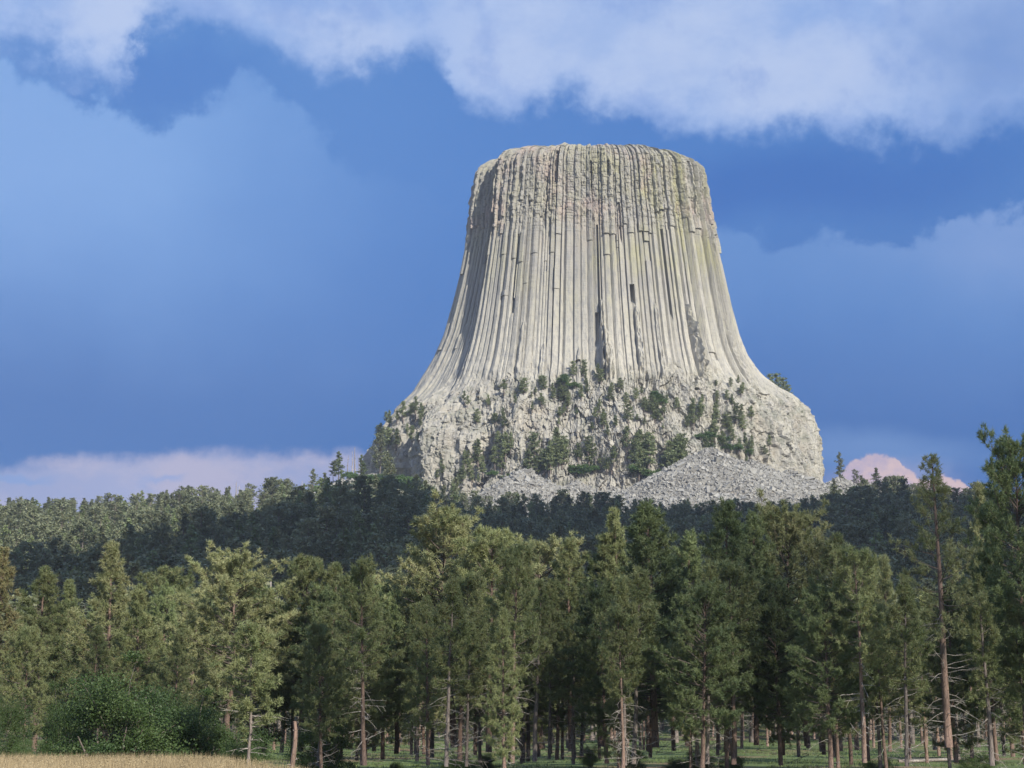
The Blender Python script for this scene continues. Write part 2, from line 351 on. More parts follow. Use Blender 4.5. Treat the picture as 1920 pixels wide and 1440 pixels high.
def ground_mat():
    m_, q, b, o = mat('ground_cover', .95)
    t = q.new('ShaderNodeTexCoord'); ob = t.outputs['Object']; at = q.new('ShaderNodeAttribute'); at.attribute_name = 'zone'
    r, g_, b_ = q.sep(at.outputs['Vector'])       # r: dry meadow, g: stony, b: grass
    col = q.mix(q.mr(q.noise(ob, .12, 5, .6), .35, .65), (.10, .085, .05), (.085, .12, .045))
    grass = q.mix(q.mr(q.noise(ob, .25, 5, .65), .35, .65), (.08, .115, .036), (.115, .15, .05))
    grass = q.mix(q.mr(q.noise(ob, .07, 4, .6), .52, .64, 0, .9), grass, (.20, .125, .08))
    col = q.mix(b_, col, grass)
    dry = q.mix(q.noise(ob, 1.2, 4, .6), (.20, .15, .085), (.28, .22, .13)); col = q.mix(r, col, dry)
    st = q.mix(q.noise(ob, .4, 5, .7), (.19, .165, .135), (.33, .30, .25)); col = q.mix(g_, col, st)
    q.L.new(col, b.inputs['Base Color'])
    bp = q.new('ShaderNodeBump'); q.put(bp.inputs['Strength'], .5); q.put(bp.inputs['Distance'], .3); q.put(bp.inputs['Height'], q.noise(ob, 1.0, 5, .7))
    q.L.new(bp.outputs[0], b.inputs['Normal']); return m_
M['ground'] = ground_mat()
def simple(name, a, b_, sc, trans=0):
    m_, q, b, o = mat(name, .8)
    gm = q.new('ShaderNodeNewGeometry'); t = q.new('ShaderNodeTexCoord')
    col = q.mix(gm.outputs['Random Per Island'], a, b_); col = q.mix(q.mr(q.noise(t.outputs['Object'], sc, 3), .4, .65, 0, .5), col, tuple(x*.7 for x in a))
    q.L.new(col, b.inputs['Base Color']); return m_
M['dry_grass'] = simple('dry_grass', (.27, .205, .115), (.38, .31, .19), .4)
M['green_grass'] = simple('green_grass', (.095, .135, .045), (.15, .19, .068), .15)
M['cloud'], q_, b_, _o = mat('cloud_vapour', 1.0); b_.inputs['Base Color'].default_value = (.9, .9, .92, 1)

# ------------------------------------------------------------------ terrain
TC = P(1110, 720, 1260)[0]                       # tower axis x
YC0 = 1260.0
_ridge_px = np.array([-400, 0, 200, 400, 500, 560, 610, 650, 700, 760, 800, 840, 900, 1500, 1560, 1620, 1700, 1800, 1920, 2300])
_ridge_py = np.array([998, 988, 982, 974, 962, 942, 914, 897, 890, 903, 930, 962, 990, 990, 972, 955, 952, 968, 985, 1020])
_rx = np.array([P(a, b, 1060)[0] for a, b in zip(_ridge_px, _ridge_py)]); _rz = np.array([P(a, b, 1060)[2] for a, b in zip(_ridge_px, _ridge_py)])
TAL = [(P(1330, 838, 1114), .60), (P(1270, 868, 1110), .62), (P(1410, 862, 1116), .60), (P(1480, 880, 1124), .58), (P(1570, 897, 1140), .55), (P(1640, 908, 1150), .52), (P(1700, 922, 1150), .5),
       (P(985, 880, 1106), .60), (P(940, 905, 1104), .62), (P(1080, 900, 1106), .62), (P(1150, 912, 1106), .62), (P(1210, 900, 1108), .62)]
def talus_h(x, y):
    h = np.full(np.shape(x), -999.)
    for (ax, ay, az), k in TAL:
        h = np.maximum(h, az-k*np.hypot((x-ax)*.9, y-ay))
    return h+1.2*fbm(x/22., y/22., 0, 7, 3)
def hill_h(x, y):
    x = np.asarray(x, float); y = np.asarray(y, float)
    s = x*1060/np.clip(y, 500, 1060)
    zc = np.interp(np.where(y < 1060, s, x), _rx, _rz)
    t = np.clip((y-330)/(1060-330), 0, 1)
    hill = -1+(zc+1)*(.86*t+.14*t*t)
    hill = np.where(y > 1060, zc-np.clip(y-1120, 0, 4000)*.12*(1-.0*x), hill)
    hill = np.maximum(hill, -60)
    hill = hill+sstep(360, 520, y)*(5*fbm(x/120., y/120., 0, 3, 3)*sstep(1100, 900, y)+1.2*fbm(x/30., y/30., 0, 5, 2))
    # foreground: camera meadow, its crest, the forest floor
    cross = sstep(-12.5, -5, x)
    f0 = -1.7-.0022*y-1.0*cross*sstep(5, 60, y)
    floor = -4.25+1.7*sstep(220, 335, y)+.15*fbm(x/14., y/14., 0, 9, 2)+.002*np.abs(x)
    f = f0*(1-sstep(64, 96, y))+floor*sstep(64, 96, y)
    w = sstep(300, 380, y)
    return f*(1-w)+hill*w
def terr(x, y):
    h = hill_h(x, y); t = talus_h(x, y)
    return np.where(np.asarray(y) > 900, np.maximum(h, t), h)
xs = np.unique(np.concatenate([np.linspace(-9000, -700, 18), np.arange(-700, -60, 8), np.arange(-60, 60, 2.0), np.arange(60, 700, 8), np.linspace(700, 9000, 18)]))
ys = np.unique(np.concatenate([np.linspace(-3000, -40, 10), np.arange(-40, 250, 3.0), np.arange(250, 900, 8), np.arange(900, 1180, 4), np.arange(1180, 1600, 20), np.linspace(1600, 12000, 16)]))
X, Y = np.meshgrid(xs, ys); Z = terr(X, Y)
nx, ny = len(xs), len(ys)
i, j = np.meshgrid(np.arange(ny-1), np.arange(nx-1), indexing='ij')
F = np.stack([i*nx+j, i*nx+j+1, (i+1)*nx+j+1, (i+1)*nx+j], -1).reshape(-1, 4)
me = mesh_np('ground', np.stack([X, Y, Z], -1).reshape(-1, 3), [F], [M['ground']], smooth=True)
zone = np.zeros((ny*nx, 3), np.float32); xf, yf = X.ravel(), Y.ravel()
zone[:, 0] = (1-sstep(58, 74, yf+2*fbm(xf/6, yf/6, 0, 2, 2)))*(1-.8*sstep(-9, -5, xf+fbm(xf/4, yf/4, 0, 6, 2)))
tl = talus_h(xf, yf)-hill_h(xf, yf)
zone[:, 1] = np.maximum(sstep(-2, 1.5, tl)*(yf > 900), .55*sstep(.0, .5, fbm(xf/25, yf/25, 0, 12, 3))*sstep(850, 1000, yf))
zone[:, 2] = np.maximum((yf < 330)*1.0, .5*sstep(700, 1000, yf))
at = me.attributes.new('zone', 'FLOAT_VECTOR', 'POINT'); at.data.foreach_set('vector', zone.ravel())
tag(link('ground', me), kind='structure')

# ------------------------------------------------------------------ the rock tower
rng = np.random.default_rng(11)
sil = np.array([(345, 893, 1322), (400, 883, 1328), (450, 880, 1340), (520, 866, 1357), (580, 850, 1371), (640, 832, 1387),
                (680, 813, 1404), (715, 792, 1434), (750, 768, 1486), (775, 738, 1512), (810, 706, 1529), (850, 686, 1541), (885, 678, 1549), (930, 670, 1557), (1000, 655, 1570)])
sz = np.array([P(960, a, YC0)[2] for a, _, _ in sil]); sL = np.array([P(b, a, YC0)[0] for a, b, _ in sil]); sR = np.array([P(c_, a, YC0)[0] for a, _, c_ in sil])
ordr = np.argsort(sz); sz, sL, sR = sz[ordr], sL[ordr], sR[ordr]
ZTOP = 449.5
zr = np.concatenate([np.arange(118, 268, .62), np.arange(268, 446, .55), np.arange(446, ZTOP+.1, .4)])
def smooth1(a, k): ker = np.hanning(k); ker /= ker.sum(); return np.convolve(np.pad(a, k//2, 'edge'), ker, 'valid')[:len(a)]
Lz = smooth1(np.interp(zr, sz, sL), 21); Rz = smooth1(np.interp(zr, sz, sR), 21)
cz = np.full(len(zr), TC); az_ = (Rz-Lz)/2; aL = TC-Lz; aR = Rz-TC; bz = smooth1(np.interp(zr, [118, 170, 200, 225, 245, 262, 285, 320, 360, 400, 452], [152, 145, 138, 128, 115, 106, 97, 86, 78, 72, 66]), 41)
# rounded rim
k = np.clip((zr-(ZTOP-20))/20, 0, 1); rim = 1-.25*(1-np.sqrt(np.clip(1-k**2.4, 0, 1)))
phi = np.concatenate([np.linspace(-105, 105, 1260, endpoint=False), np.linspace(105, 255, 190, endpoint=False)])*math.pi/180
PH, ZZ = np.meshgrid(phi, zr)
def rad(ph, a, b, n):
    return (np.abs(np.sin(ph)/a)**n+np.abs(np.cos(ph)/b)**n)**(-1/n)
nexp = np.interp(zr, [150, 250, 452], [2.3, 2.35, 2.6])
afr = smooth1(np.interp(zr, [118, 200, 245, 262, 285, 320, 360, 400, 452], [168, 140, 122, 117, 113.5, 109, 103.5, 98, 92.5]), 61)
wsn = np.abs(np.sin(PH))**np.where(PH < 0, 3.0, 5.0)
RU = rad(PH, 1., 1., nexp[:, None]); AA = (np.where(np.sin(PH) < 0, aL[:, None], aR[:, None])*wsn+afr[:, None]*(1-wsn)-4.6)*rim[:, None]; BBz = (bz[:, None]-3.2)*rim[:, None]
NXu = np.sign(np.sin(PH))*np.abs(np.sin(PH))**(nexp[:, None]-1)/AA; NYu = np.sign(np.cos(PH))*np.abs(np.cos(PH))**(nexp[:, None]-1)/BBz; NL = np.hypot(NXu, NYu); NXu /= NL; NYu /= NL
# columns
edges = [math.radians(-105)]
while edges[-1] < math.radians(255):
    ph = edges[-1]; r = float(rad(np.array(ph), 108., 84., 2.5)); wdt = float(np.clip(rng.lognormal(math.log(3.2), .46), 1.4, 7.5))
    edges.append(ph+wdt/r)
edges = np.array(edges); NC = len(edges)-1
# boundaries wander a little, more in the weathered upper shaft and the flaring base
up = sstep(360, 395, ZZ); lo = sstep(285, 250, ZZ)
PHw = PH+(.0030*up+.0030*lo+.0006)*fbm(PH*9, ZZ/20., 0, 21, 3)
ci = np.clip(np.searchsorted(edges, PHw.ravel(), 'right').reshape(PH.shape)-1, 0, NC-1)
t = (PHw-edges[ci])/(edges[ci+1]-edges[ci]); wid = (edges[ci+1]-edges[ci])*100
e1 = rng.uniform(.10, .42, NC); e2 = rng.uniform(.10, .36, NC); tilt = rng.uniform(-.75, .45, NC); dep = rng.uniform(.22, .60, NC)
E1, E2, TI = e1[ci], e2[ci], tilt[ci]
prof = np.where(t < E1, t/E1*(1-TI*.5), np.where(t > 1-E2, (1-t)/E2*(1+TI*.5), (1-TI*.5)+TI*(t-E1)/(1-E1-E2)))
colamp = np.interp(ZZ, [235, 262, 300, 452], [.55, .85, 1.0, 1.0])
disp = prof*dep[ci]*wid*colamp
# group relief, random walk
gr = np.zeros(NC); v = 0
for n_ in range(NC):
    if rng.random() < .38: v = .75*v+rng.normal(0, 1.15)
    gr[n_] = v
gr2 = gr*.6+rng.normal(0, .45, NC)
disp += gr[ci]*(1-.5*up)+(gr2[ci])*up*.8
# hanging upper layer that ends at ragged heights
zh = np.zeros(NC); v = 372
for n_ in range(NC):
    if rng.random() < .45: v = 372+rng.normal(0, 13)
    zh[n_] = v+rng.normal(0, 3)
hang = np.where(rng.random(NC) < .62, rng.uniform(.7, 2.2, NC), 0)
disp += hang[ci]*(ZZ > zh[ci])
# vertical breaks in the shaft: slabs fallen away or still standing
for n_ in range(NC):
    if rng.random() < .5:
        z0 = rng.uniform(262, 400); h0 = rng.uniform(4, 30); a_ = rng.choice([-1, 1])*rng.uniform(.5, 1.5)
        disp += a_*((ci == n_) & (ZZ > z0) & (ZZ < z0+h0))
def phi_of(px, py):
    zi = P(px, py, 1185)[2]; w = int(np.argmin(np.abs(zr-zi))); ph = phi[:1260]
    r = RU[w, :1260]; vx = cz[w]+AA[w, :1260]*r*np.sin(ph); vy = YC0-BBz[w, 0]*r*np.cos(ph)
    qx, qy = PROJ(np.stack([vx, vy, np.full_like(vx, zr[w])], -1)); m_ = vy < YC0
    k_ = int(np.argmin(np.where(m_, np.abs(qx-px), 1e9))); yy = vy[k_]
    return ph[k_], P(px, py, yy)[2]
spires = [(1127, 558, 7, 3.4), (1133, 610, 12, 2.6), (1192, 572, 8, 3.0), (1226, 566, 6, 1.8), (1284, 568, 6, 4.5), (1293, 600, 9, 3.2), (1352, 618, 9, 3.0), (1305, 640, 8, 2), (1140, 640, 14, 2.2),
          (1085, 650, 6, 2.0), (985, 600, 6, 1.6), (893, 610, 7, 1.2), (1020, 640, 8, 1.6)]
for px, py, wpx, off in spires:
    p0, z0 = phi_of(px, py); hw = wpx/3000*1185/100/2
    k_ = np.abs(PHw-p0)/hw
    top_ = z0-5*k_**2+2*np.sign(np.sin(PH*900))*0
    disp += 1.25*off*(k_ < 1)*(1+.5*fbm(PH*60, ZZ/7., 0, 23, 3))*sstep(top_, top_-3, ZZ)*(.75+.25*sstep(top_, top_-30, ZZ))*sstep(238, 252, ZZ)
notches = [(1184, 533, 8, 34, -4.2), (1119, 585, 5, 60, -2.6), (1108, 300, 5, 70, -2.4), (1140, 300, 5, 30, -2), (1045, 280, 9, 66, -2.2), (1025, 330, 5, 100, -1.6), (1160, 380, 5, 80, -1.5), (940, 310, 6, 140, -2.2),
           (1284, 300, 4, 120, -1.8), (1310, 350, 5, 130, -2.4), (1083, 675, 8, 6, -2.5), (1240, 430, 4, 180, -1.7), (1120, 420, 4, 200, -2.2), (975, 440, 4, 160, -1.4), (925, 360, 5, 200, -2.2), (905, 400, 5, 220, -2.4)]
for px, py, wpx, hpx, off in notches:
    p0, z0 = phi_of(px, py); hw = wpx/3000*1185/100/2; z1 = z0-hpx*.41
    disp += off*(np.abs(PHw-p0) < hw)*(ZZ < z0)*sstep(z1-6, z1+6, ZZ)*1.7
S = PH*105.       # arc metres
# block jointing in the upper shaft
wb = up*.9+.18
bid = np.floor((ZZ+_h(ci, ci*0, ci*0, 3)*50)/(2.2+5*_h(ci, ci*0+1, ci*0, 4)))
disp += (_h(ci, bid, ci*0, 31)-.5)*.8*wb*sstep(255, 300, ZZ)
crack = (_h(ci, bid, ci*0, 37) < .5)*(np.abs(((ZZ+_h(ci, ci*0, ci*0, 3)*50)/(2.2+5*_h(ci, ci*0+1, ci*0, 4))) % 1) < .12)
disp -= crack*.45*wb
disp += up*(.75*fbm(S/1.7, ZZ/3.4, 0, 41, 4, .6)+.7*fbm(S/9, ZZ/14, 0, 43, 2))
disp += .10*fbm(S/1.2, ZZ/9, 0, 45, 2)+lo*.5*fbm(S/3, ZZ/9, 0, 46, 3)
# ragged rim
disp += 1.5*sstep(438, 450, ZZ)*fbm(S/5, ZZ/4, 0, 48, 3)
# broken shoulder below the columns
zb = 243+9*np.sin(PH*2.1+1.0)+12*fbm(PH*8, ZZ/40, 0, 51, 4, .65)+np.interp(PH, [-1.6, -.9, 0, .9, 1.6], [6, 2, -4, 0, 14])
B = sstep(zb+13, zb-13, ZZ)
f1, fe, rid, lx, ly = vor(S/8.+.5*fbm(S/14, ZZ/14, 0, 61, 3), ZZ/24.+.3*fbm(S/9, ZZ/9, 0, 62, 2), 60)
big = (rid[..., 0]-.5)*7.5+lx*(rid[..., 1]-.5)*13+ly*(rid[..., 2]-.35)*9
f2, fe2, rid2, lx2, ly2 = vor(S/2.9+.45*fbm(S/5, ZZ/5, 0, 3, 3), ZZ/8.5+.3*fbm(S/4, ZZ/4, 0, 4, 2), 70)
med = (rid2[..., 0]-.5)*2.6+lx2*(rid2[..., 1]-.5)*4.6+ly2*(rid2[..., 2]-.3)*2.6
f3, fe3, rid3, lx3, ly3 = vor(S/1.25+.4*fbm(S/2, ZZ/2, 0, 5, 2), ZZ/3.2, 80)
sm = (rid3[..., 0]-.5)*1.2+lx3*(rid3[..., 1]-.5)*2.0+1.3*fbm(S/4.0, ZZ/22, 0, 88, 5, .6)
rough = big*.55+med*.85+sm+5*fbm(PH*4.2, ZZ/60, 0, 63, 3)
fr_edge = sstep(.10, .0, fe2)*.7*(vn(S/7, ZZ/7, 0, 99) > -.1)
def lump(px, py, wx, wz, off):
    p0, z0 = phi_of(px, py); return off*np.exp(-((PH-p0)/(wx/3000*1150/150))**2-((ZZ-z0)/(wz*.40))**2)
rough = rough+lump(835, 830, 45, 75, 11)+lump(768, 850, 14, 60, -13)+lump(735, 820, 26, 60, 5)+3.5*(1-np.abs(fbm(PH*16, ZZ/70, 0, 64, 3)))*sstep(.5, .9, np.abs(PH))-2.5+lump(1225, 850, 28, 50, -7)+lump(1150, 830, 60, 50, 6)+lump(905, 850, 16, 50, -8)+lump(1370, 800, 60, 30, -4)
smoothright = sstep(1.0, 1.45, PH)*(PH < 2.2)
rough = rough*(1-.10*smoothright)
disp = disp*(1-B)+B*(rough-fr_edge*1.0+.35*prof*dep[ci]*wid*.8)
VX = cz[:, None]+AA*RU*np.sin(PH)+disp*NXu; VY = YC0-BBz*RU*np.cos(PH)-disp*NYu; VZ = ZZ+.0*PH
VZ = VZ+B*(.8*fbm(S/6, ZZ/6, 0, 91, 2))
# rim undulation
VZ = VZ+sstep(440, 452, ZZ)*(.9*fbm(S/26, 0, 0, 92, 3))-sstep(400, 452, ZZ)*np.abs(np.sin(PH))**2.5*np.where(np.sin(PH) > 0, 6.0, 1.5)
nz, nphi = ZZ.shape
V = np.stack([VX, VY, VZ], -1)
tone = rng.uniform(.0, 1, NC)[ci]
tint = np.stack([np.clip(.42*tone+.26+.38*sstep(345, 262, ZZ)-.06*up, 0, 1), np.clip(sstep(345, 400, ZZ)*(1-B), 0, 1),
                 np.clip(np.where(B > .5, fr_edge*.5, .55*crack*wb+.6*((t < .05)|(t > .96))*(1-lo)), 0, 1)], -1)
def strip(a, b, name, mats, close_top=False):
    v = V[a:b+1].reshape(-1, 3); n = b-a+1
    i, j = np.meshgrid(np.arange(n-1), np.arange(nphi), indexing='ij'); jn = (j+1) % nphi
    f = [np.stack([i*nphi+j, i*nphi+jn, (i+1)*nphi+jn, (i+1)*nphi+j], -1).reshape(-1, 4)]
    me_ = mesh_np(name, v, f, mats)
    at_ = me_.attributes.new('tint', 'FLOAT_VECTOR', 'POINT'); at_.data.foreach_set('vector', tint[a:b+1].reshape(-1, 3).astype(np.float32).ravel())
    return me_
tower = bpy.data.objects.new('rock_tower', None); COL.objects.link(tower)
tag(tower, 'huge pale grey rock tower of vertical columns rising above the pine forest', 'rock tower')
ksh = int(np.argmin(np.abs(zr-246))); ktop = nz-1
link('column_shaft', strip(ksh, ktop, 'column_shaft', [M['rock']]), tower)
link('broken_base', strip(0, ksh, 'broken_base', [M['rock']]), tower)
# summit: low dome of rubble and turf inside the rim
rings = []; NR = 26; last = V[-1]; cen = np.array([cz[-1], YC0, 0])
for r_ in range(NR+1):
    s_ = 1-r_/NR; q = cen+(last-cen)*s_; q[:, 2] = last[:, 2]*(1-(1-s_)*.0)+(1-s_)*4*(1-(1-s_)*.4)+(1.0*fbm(q[:, 0]/5, q[:, 1]/5, 0, 95, 3)*(s_ < .999))
    if r_ == NR: q[:, 2] = q[:, 2].mean()
    rings.append(q)
v = np.concatenate(rings); i, j = np.meshgrid(np.arange(NR), np.arange(nphi), indexing='ij'); jn = (j+1) % nphi
ms = mesh_np('summit', v, [np.stack([i*nphi+j, i*nphi+jn, (i+1)*nphi+jn, (i+1)*nphi+j], -1).reshape(-1, 4)], [M['rock']])
at_ = ms.attributes.new('tint', 'FLOAT_VECTOR', 'POINT'); at_.data.foreach_set('vector', np.tile(np.array([.5, .6, 0], np.float32), len(v)))
link('summit', ms, tower)

# ------------------------------------------------------------------ talus: boulder field
rng = np.random.default_rng(5)
def rock_batch(c, s, rng):
    """irregular angular blocks: jittered, rotated boxes with a cut corner"""
    n = len(c); base = np.array([[-1, -1, -1], [1, -1, -1], [1, 1, -1], [-1, 1, -1], [-1, -1, 1], [1, -1, 1], [1, 1, 1], [-1, 1, 1]], float)*.5
    v = np.repeat(base[None], n, 0)+rng.uniform(-.22, .22, (n, 8, 3)); v *= (s[:, None]*rng.uniform([.7, .5, .4], [1.7, 1.0, .9], (n, 3)))[:, None]
    q = rng.normal(size=(n, 4)); q[:, 1:3] *= .5; q /= np.linalg.norm(q, axis=1)[:, None]; w, x, y, z = q.T
    Rm = np.stack([1-2*(y*y+z*z), 2*(x*y-z*w), 2*(x*z+y*w), 2*(x*y+z*w), 1-2*(x*x+z*z), 2*(y*z-x*w), 2*(x*z-y*w), 2*(y*z+x*w), 1-2*(x*x+y*y)], -1).reshape(n, 3, 3)
    v = np.einsum('nij,nkj->nki', Rm, v)+c[:, None]
    f = np.array([[0, 3, 2, 1], [4, 5, 6, 7], [0, 1, 5, 4], [1, 2, 6, 5], [2, 3, 7, 6], [3, 0, 4, 7]])
    return v.reshape(-1, 3), (f[None]+8*np.arange(n)[:, None, None]).reshape(-1, 4)
n = 130000; x = rng.uniform(-60, 330, n); y = rng.uniform(985, 1170, n)
ok = (talus_h(x, y) > hill_h(x, y)-1.2+2.5*rng.random(n)-1); x, y = x[ok], y[ok]
inside = ((x-TC)/190)**2+((y-YC0)/142)**2 < .93; x, y = x[~inside], y[~inside]
s = np.clip(rng.lognormal(-.05, .45, len(x)), .5, 4.0)
keep = rng.random(len(x)) < .8; x, y, s = x[keep], y[keep], s[keep]
c_ = np.stack([x, y, terr(x, y)+s*.12], -1)
v, f = rock_batch(c_, s, rng)
# stones scattered on the shoulder ledges and the left ridge
n = 500; x2 = rng.uniform(-150, -70, n); y2 = rng.uniform(1000, 1100, n); s2 = rng.uniform(.6, 2.4, n)
v2, f2_ = rock_batch(np.stack([x2, y2, terr(x2, y2)+.2], -1), s2, rng)
tag(link('boulder_field', mesh_np('boulder_field', np.concatenate([v, v2]), [np.concatenate([f, f2_+len(v)])], [M['talus']])),
    'slope of grey fallen boulders spread below the foot of the tower', 'boulders', kind='stuff')

# ------------------------------------------------------------------ trees
def curve_pts(p0, d0, L, n, up=.0, wob=.1, rng=None):
    p = [np.array(p0, float)]; d = np.array(d0, float); d /= np.linalg.norm(d)
    for _ in range(n):
        d = d+np.array([0, 0, up/n])+rng.normal(0, wob, 3)/n; d /= np.linalg.norm(d); p.append(p[-1]+d*L/n)
    return np.array(p)
def make_pine(name, H=18., base=.38, Rm=3.0, shape='cone', nb=95, dens=1.0, tuft=.32, needle='needles', bark='bark', seed=0, r0=.24, deadlow=14, bend=.3, deadtop=0, lean=0.0, clump=1.0):
    """returns dict of meshes: trunk, crown, dead_branches"""
    rg = np.random.default_rng(seed); tr = MB(); cr = MB(); de = tr; Rm *= 1.28; nb = int(nb*1.25); base *= .86
    nt = 14; zt = np.linspace(-.3, H*.985, nt); off = np.cumsum(rg.normal(0, bend/nt**.5*.35, (nt, 2)), 0); off -= off[0]; off[:, 0] += lean*(zt/H)**1.5
    tp = np.column_stack([off, zt]); trd = r0*(1-zt/H)**.8*1.0+.015; trd[0] *= 1.35; trd[1] *= 1.05
    tr.tube(tp, trd, 8)
    def tpos(z): return np.array([np.interp(z, zt, tp[:, 0]), np.interp(z, zt, tp[:, 1]), z])
    zb0 = base*H; C = []; DR = []
    azs = rg.uniform(0, 6.28)
    for k_ in range(nb):
        u = (k_+rg.random())/nb
        u = u**.9; z = zb0+u*(H*.985-zb0)
        azs += 2.4+rg.normal(0, .5)
        if shape == 'cone': pr = (1-u)**.72*(.55+.45*min(1, u*5))+.06
        elif shape == 'round': pr = math.sqrt(max(0, 1-(abs(u-.42)/.60)**2.2))*.95+.05
        elif shape == 'flat': pr = (.45+.55*min(1, u*1.6))*math.sqrt(max(0, 1-u**5))+.08
        elif shape == 'column': pr = (.75+.25*math.sin(u*9+seed))*(1-u**3)+.10
        else: pr = (1-u)**.6
        L = Rm*pr*rg.uniform(.50, 1.12)*(1+.28*math.sin(azs*2+seed)*math.cos(u*7+seed)); L = max(L, .35)
        ele = -.22+.95*u+rg.normal(0, .13)
        d = np.array([math.cos(azs)*math.cos(ele), math.sin(azs)*math.cos(ele), math.sin(ele)])
        bp_ = curve_pts(tpos(z), d, L, 5, .55-.2*u, .35, rg)
        cr.tube(bp_, np.linspace(.014+.009*L, .006, 6), 3, 1)
        nt_ = max(3, int((3+L*4.2)*clump))
        for q in range(nt_):
            s_ = rg.uniform(.28 if L > 1 else .05, 1)**.8; f_ = s_*5; i0 = min(4, int(f_)); pb = bp_[i0]+(bp_[i0+1]-bp_[i0])*(f_-i0)
            bd = bp_[i0+1]-bp_[i0]; bd /= np.linalg.norm(bd)
            sd = bd*.7+rg.normal(0, .55, 3)+np.array([0, 0, .28]); sd /= np.linalg.norm(sd); tl_ = rg.uniform(.15, .75)*(.35+.3*min(L, 3)*(1.15-s_))+.08
            e = pb+sd*tl_
            cr.add(np.array([pb-[0, 0, .008], pb+[0, 0, .008], e]), np.array([[0, 1, 2]]), 1)
            nn = 1+int(tl_/.22*rg.random()+.5)
            for w_ in range(nn):
                C.append(pb+(e-pb)*(1-w_/max(nn, 1)*.8)); DR.append(sd)
    C = np.array(C); DR = np.array(DR); nb_ = int(17*dens)
    Cc = np.repeat(C, nb_, 0); Dd = np.repeat(DR, nb_, 0)*.55+rg.normal(0, .62, (len(C)*nb_, 3))+np.array([0, 0, .15]); Dd /= np.linalg.norm(Dd, axis=1)[:, None]
    cr.blades(Cc+rg.normal(0, .05, Cc.shape), Dd, rg.uniform(.6, 1.15, len(Cc))*tuft, .023, rg, 0)
    for k_ in range(deadlow):
        z = rg.uniform(.10 if deadlow < 30 else .15, max(base, .2)+.12)*H; a_ = rg.uniform(0, 6.28); L = rg.uniform(.5, 1.9)*(.6+Rm/5)
        d = np.array([math.cos(a_), math.sin(a_), rg.uniform(-.3, .35)]); bp_ = curve_pts(tpos(z), d, L, 5, rg.uniform(-.8, .5), .6, rg)
        cr.tube(bp_, np.linspace(.026, .007, 6), 4, 2)
        for q in range(int(rg.integers(1, 5))):
            i0 = int(rg.integers(1, 5)); cr.tube(curve_pts(bp_[i0], (bp_[i0]-bp_[i0-1])*2+rg.normal(0, .25, 3), L*.35, 3, 0, .6, rg), np.linspace(.012, .005, 4), 3, 2)
    out_ = {'trunk': tr.mesh(name+'_trunk', [M[bark]], True), 'crown': cr.mesh(name+'_crown', [M[needle], M['twig'], M['dead']])}
    out_['H'] = H; return out_
def make_far_pine(name, H=19., base=.3, Rm=3.6, shape='round', seed=0, needle='needles_far', n=1500, leaf=.42):
    rg = np.random.default_rng(seed); tr = MB(); cr = MB()
    zt = np.linspace(-1.5, H*.97, 7); tp = np.column_stack([np.cumsum(rg.normal(0, .12, (7, 2)), 0), zt]); tr.tube(tp, .26*(1-np.clip(zt, 0, H)/H)+.05, 5)
    nb = 46; C = []
    for k_ in range(nb):
        u = (k_+rg.random())/nb; z = (base+(1-base)*u)*H*.98
        pr = {'round': math.sqrt(max(0, 1-(abs(u-.42)/.62)**2.2)), 'cone': (1-u)**.7*(.6+.4*min(1, u*5))+.05, 'flat': (.5+.5*u)*math.sqrt(max(0, 1-u**6)), 'column': (.6+.3*math.sin(u*11+seed))*(1-u**3)+.1}[shape]
        L = Rm*pr*rg.uniform(.55, 1.15); a_ = rg.uniform(0, 6.28); ele = -.15+.8*u
        e = np.array([math.cos(a_)*L*math.cos(ele), math.sin(a_)*L*math.cos(ele), z+L*math.sin(ele)+.15*L]); b0 = np.array([tp[0, 0], tp[0, 1], z])
        cr.tube(np.array([b0, (b0+e)/2-[0, 0, .1*L], e]), [.07, .05, .02], 3, 1)
        m_ = max(6, int(n/nb*(.4+L/Rm))); s_ = rg.uniform(.3, 1.05, m_)[:, None]; C.append(b0+(e-b0)*s_+rg.normal(0, 1, (m_, 3))*np.array([.42, .42, .26])*(.5+.35*L/2))
    C = np.concatenate(C); cr.leaves(C, rg.uniform(.5, 1.1, len(C))*leaf, rg, 0, .2)
    return {'trunk': tr.mesh(name+'_trunk', [M['bark_grey']], True), 'crown': cr.mesh(name+'_crown', [M[needle], M['bark_grey']]), 'H': H}
def make_snag(name, H=14., seed=0, nb=14, r=.2, brk=False, mt='dead'):
    rg = np.random.default_rng(seed); tr = MB(); D_ = {}; zt = np.linspace(-.5, H, 9)
    tp = np.column_stack([np.cumsum(rg.normal(0, .07, (9, 2)), 0), zt]); tr.tube(tp, r*(1-np.clip(zt, 0, H)/H*(.45 if brk else .85))+.01, 6)
    for k_ in range(nb):
        z = rg.uniform(.25, .97)*H; a_ = rg.uniform(0, 6.28); L = rg.uniform(.6, 2.4)*(1.15-z/H)*H/12
        b0 = np.array([np.interp(z, zt, tp[:, 0]), np.interp(z, zt, tp[:, 1]), z]); bp_ = curve_pts(b0, [math.cos(a_), math.sin(a_), rg.uniform(-.2, .7)], L, 4, rg.uniform(-.6, .6), .6, rg)
        br = MB(); br.tube(bp_, np.linspace(r*.3, r*.08, 5), 4)
        br.tube(curve_pts(bp_[2], bp_[3]-bp_[2]+rg.normal(0, .3, 3), L*.4, 3, 0, .5, rg), np.linspace(r*.15, r*.05, 4), 3); D_['branch#%d' % k_] = br.mesh(name+'_branch', [M['dead']])
    D_['trunk'] = tr.mesh(name+'_trunk', [M[mt]], True); D_['H'] = H; return D_
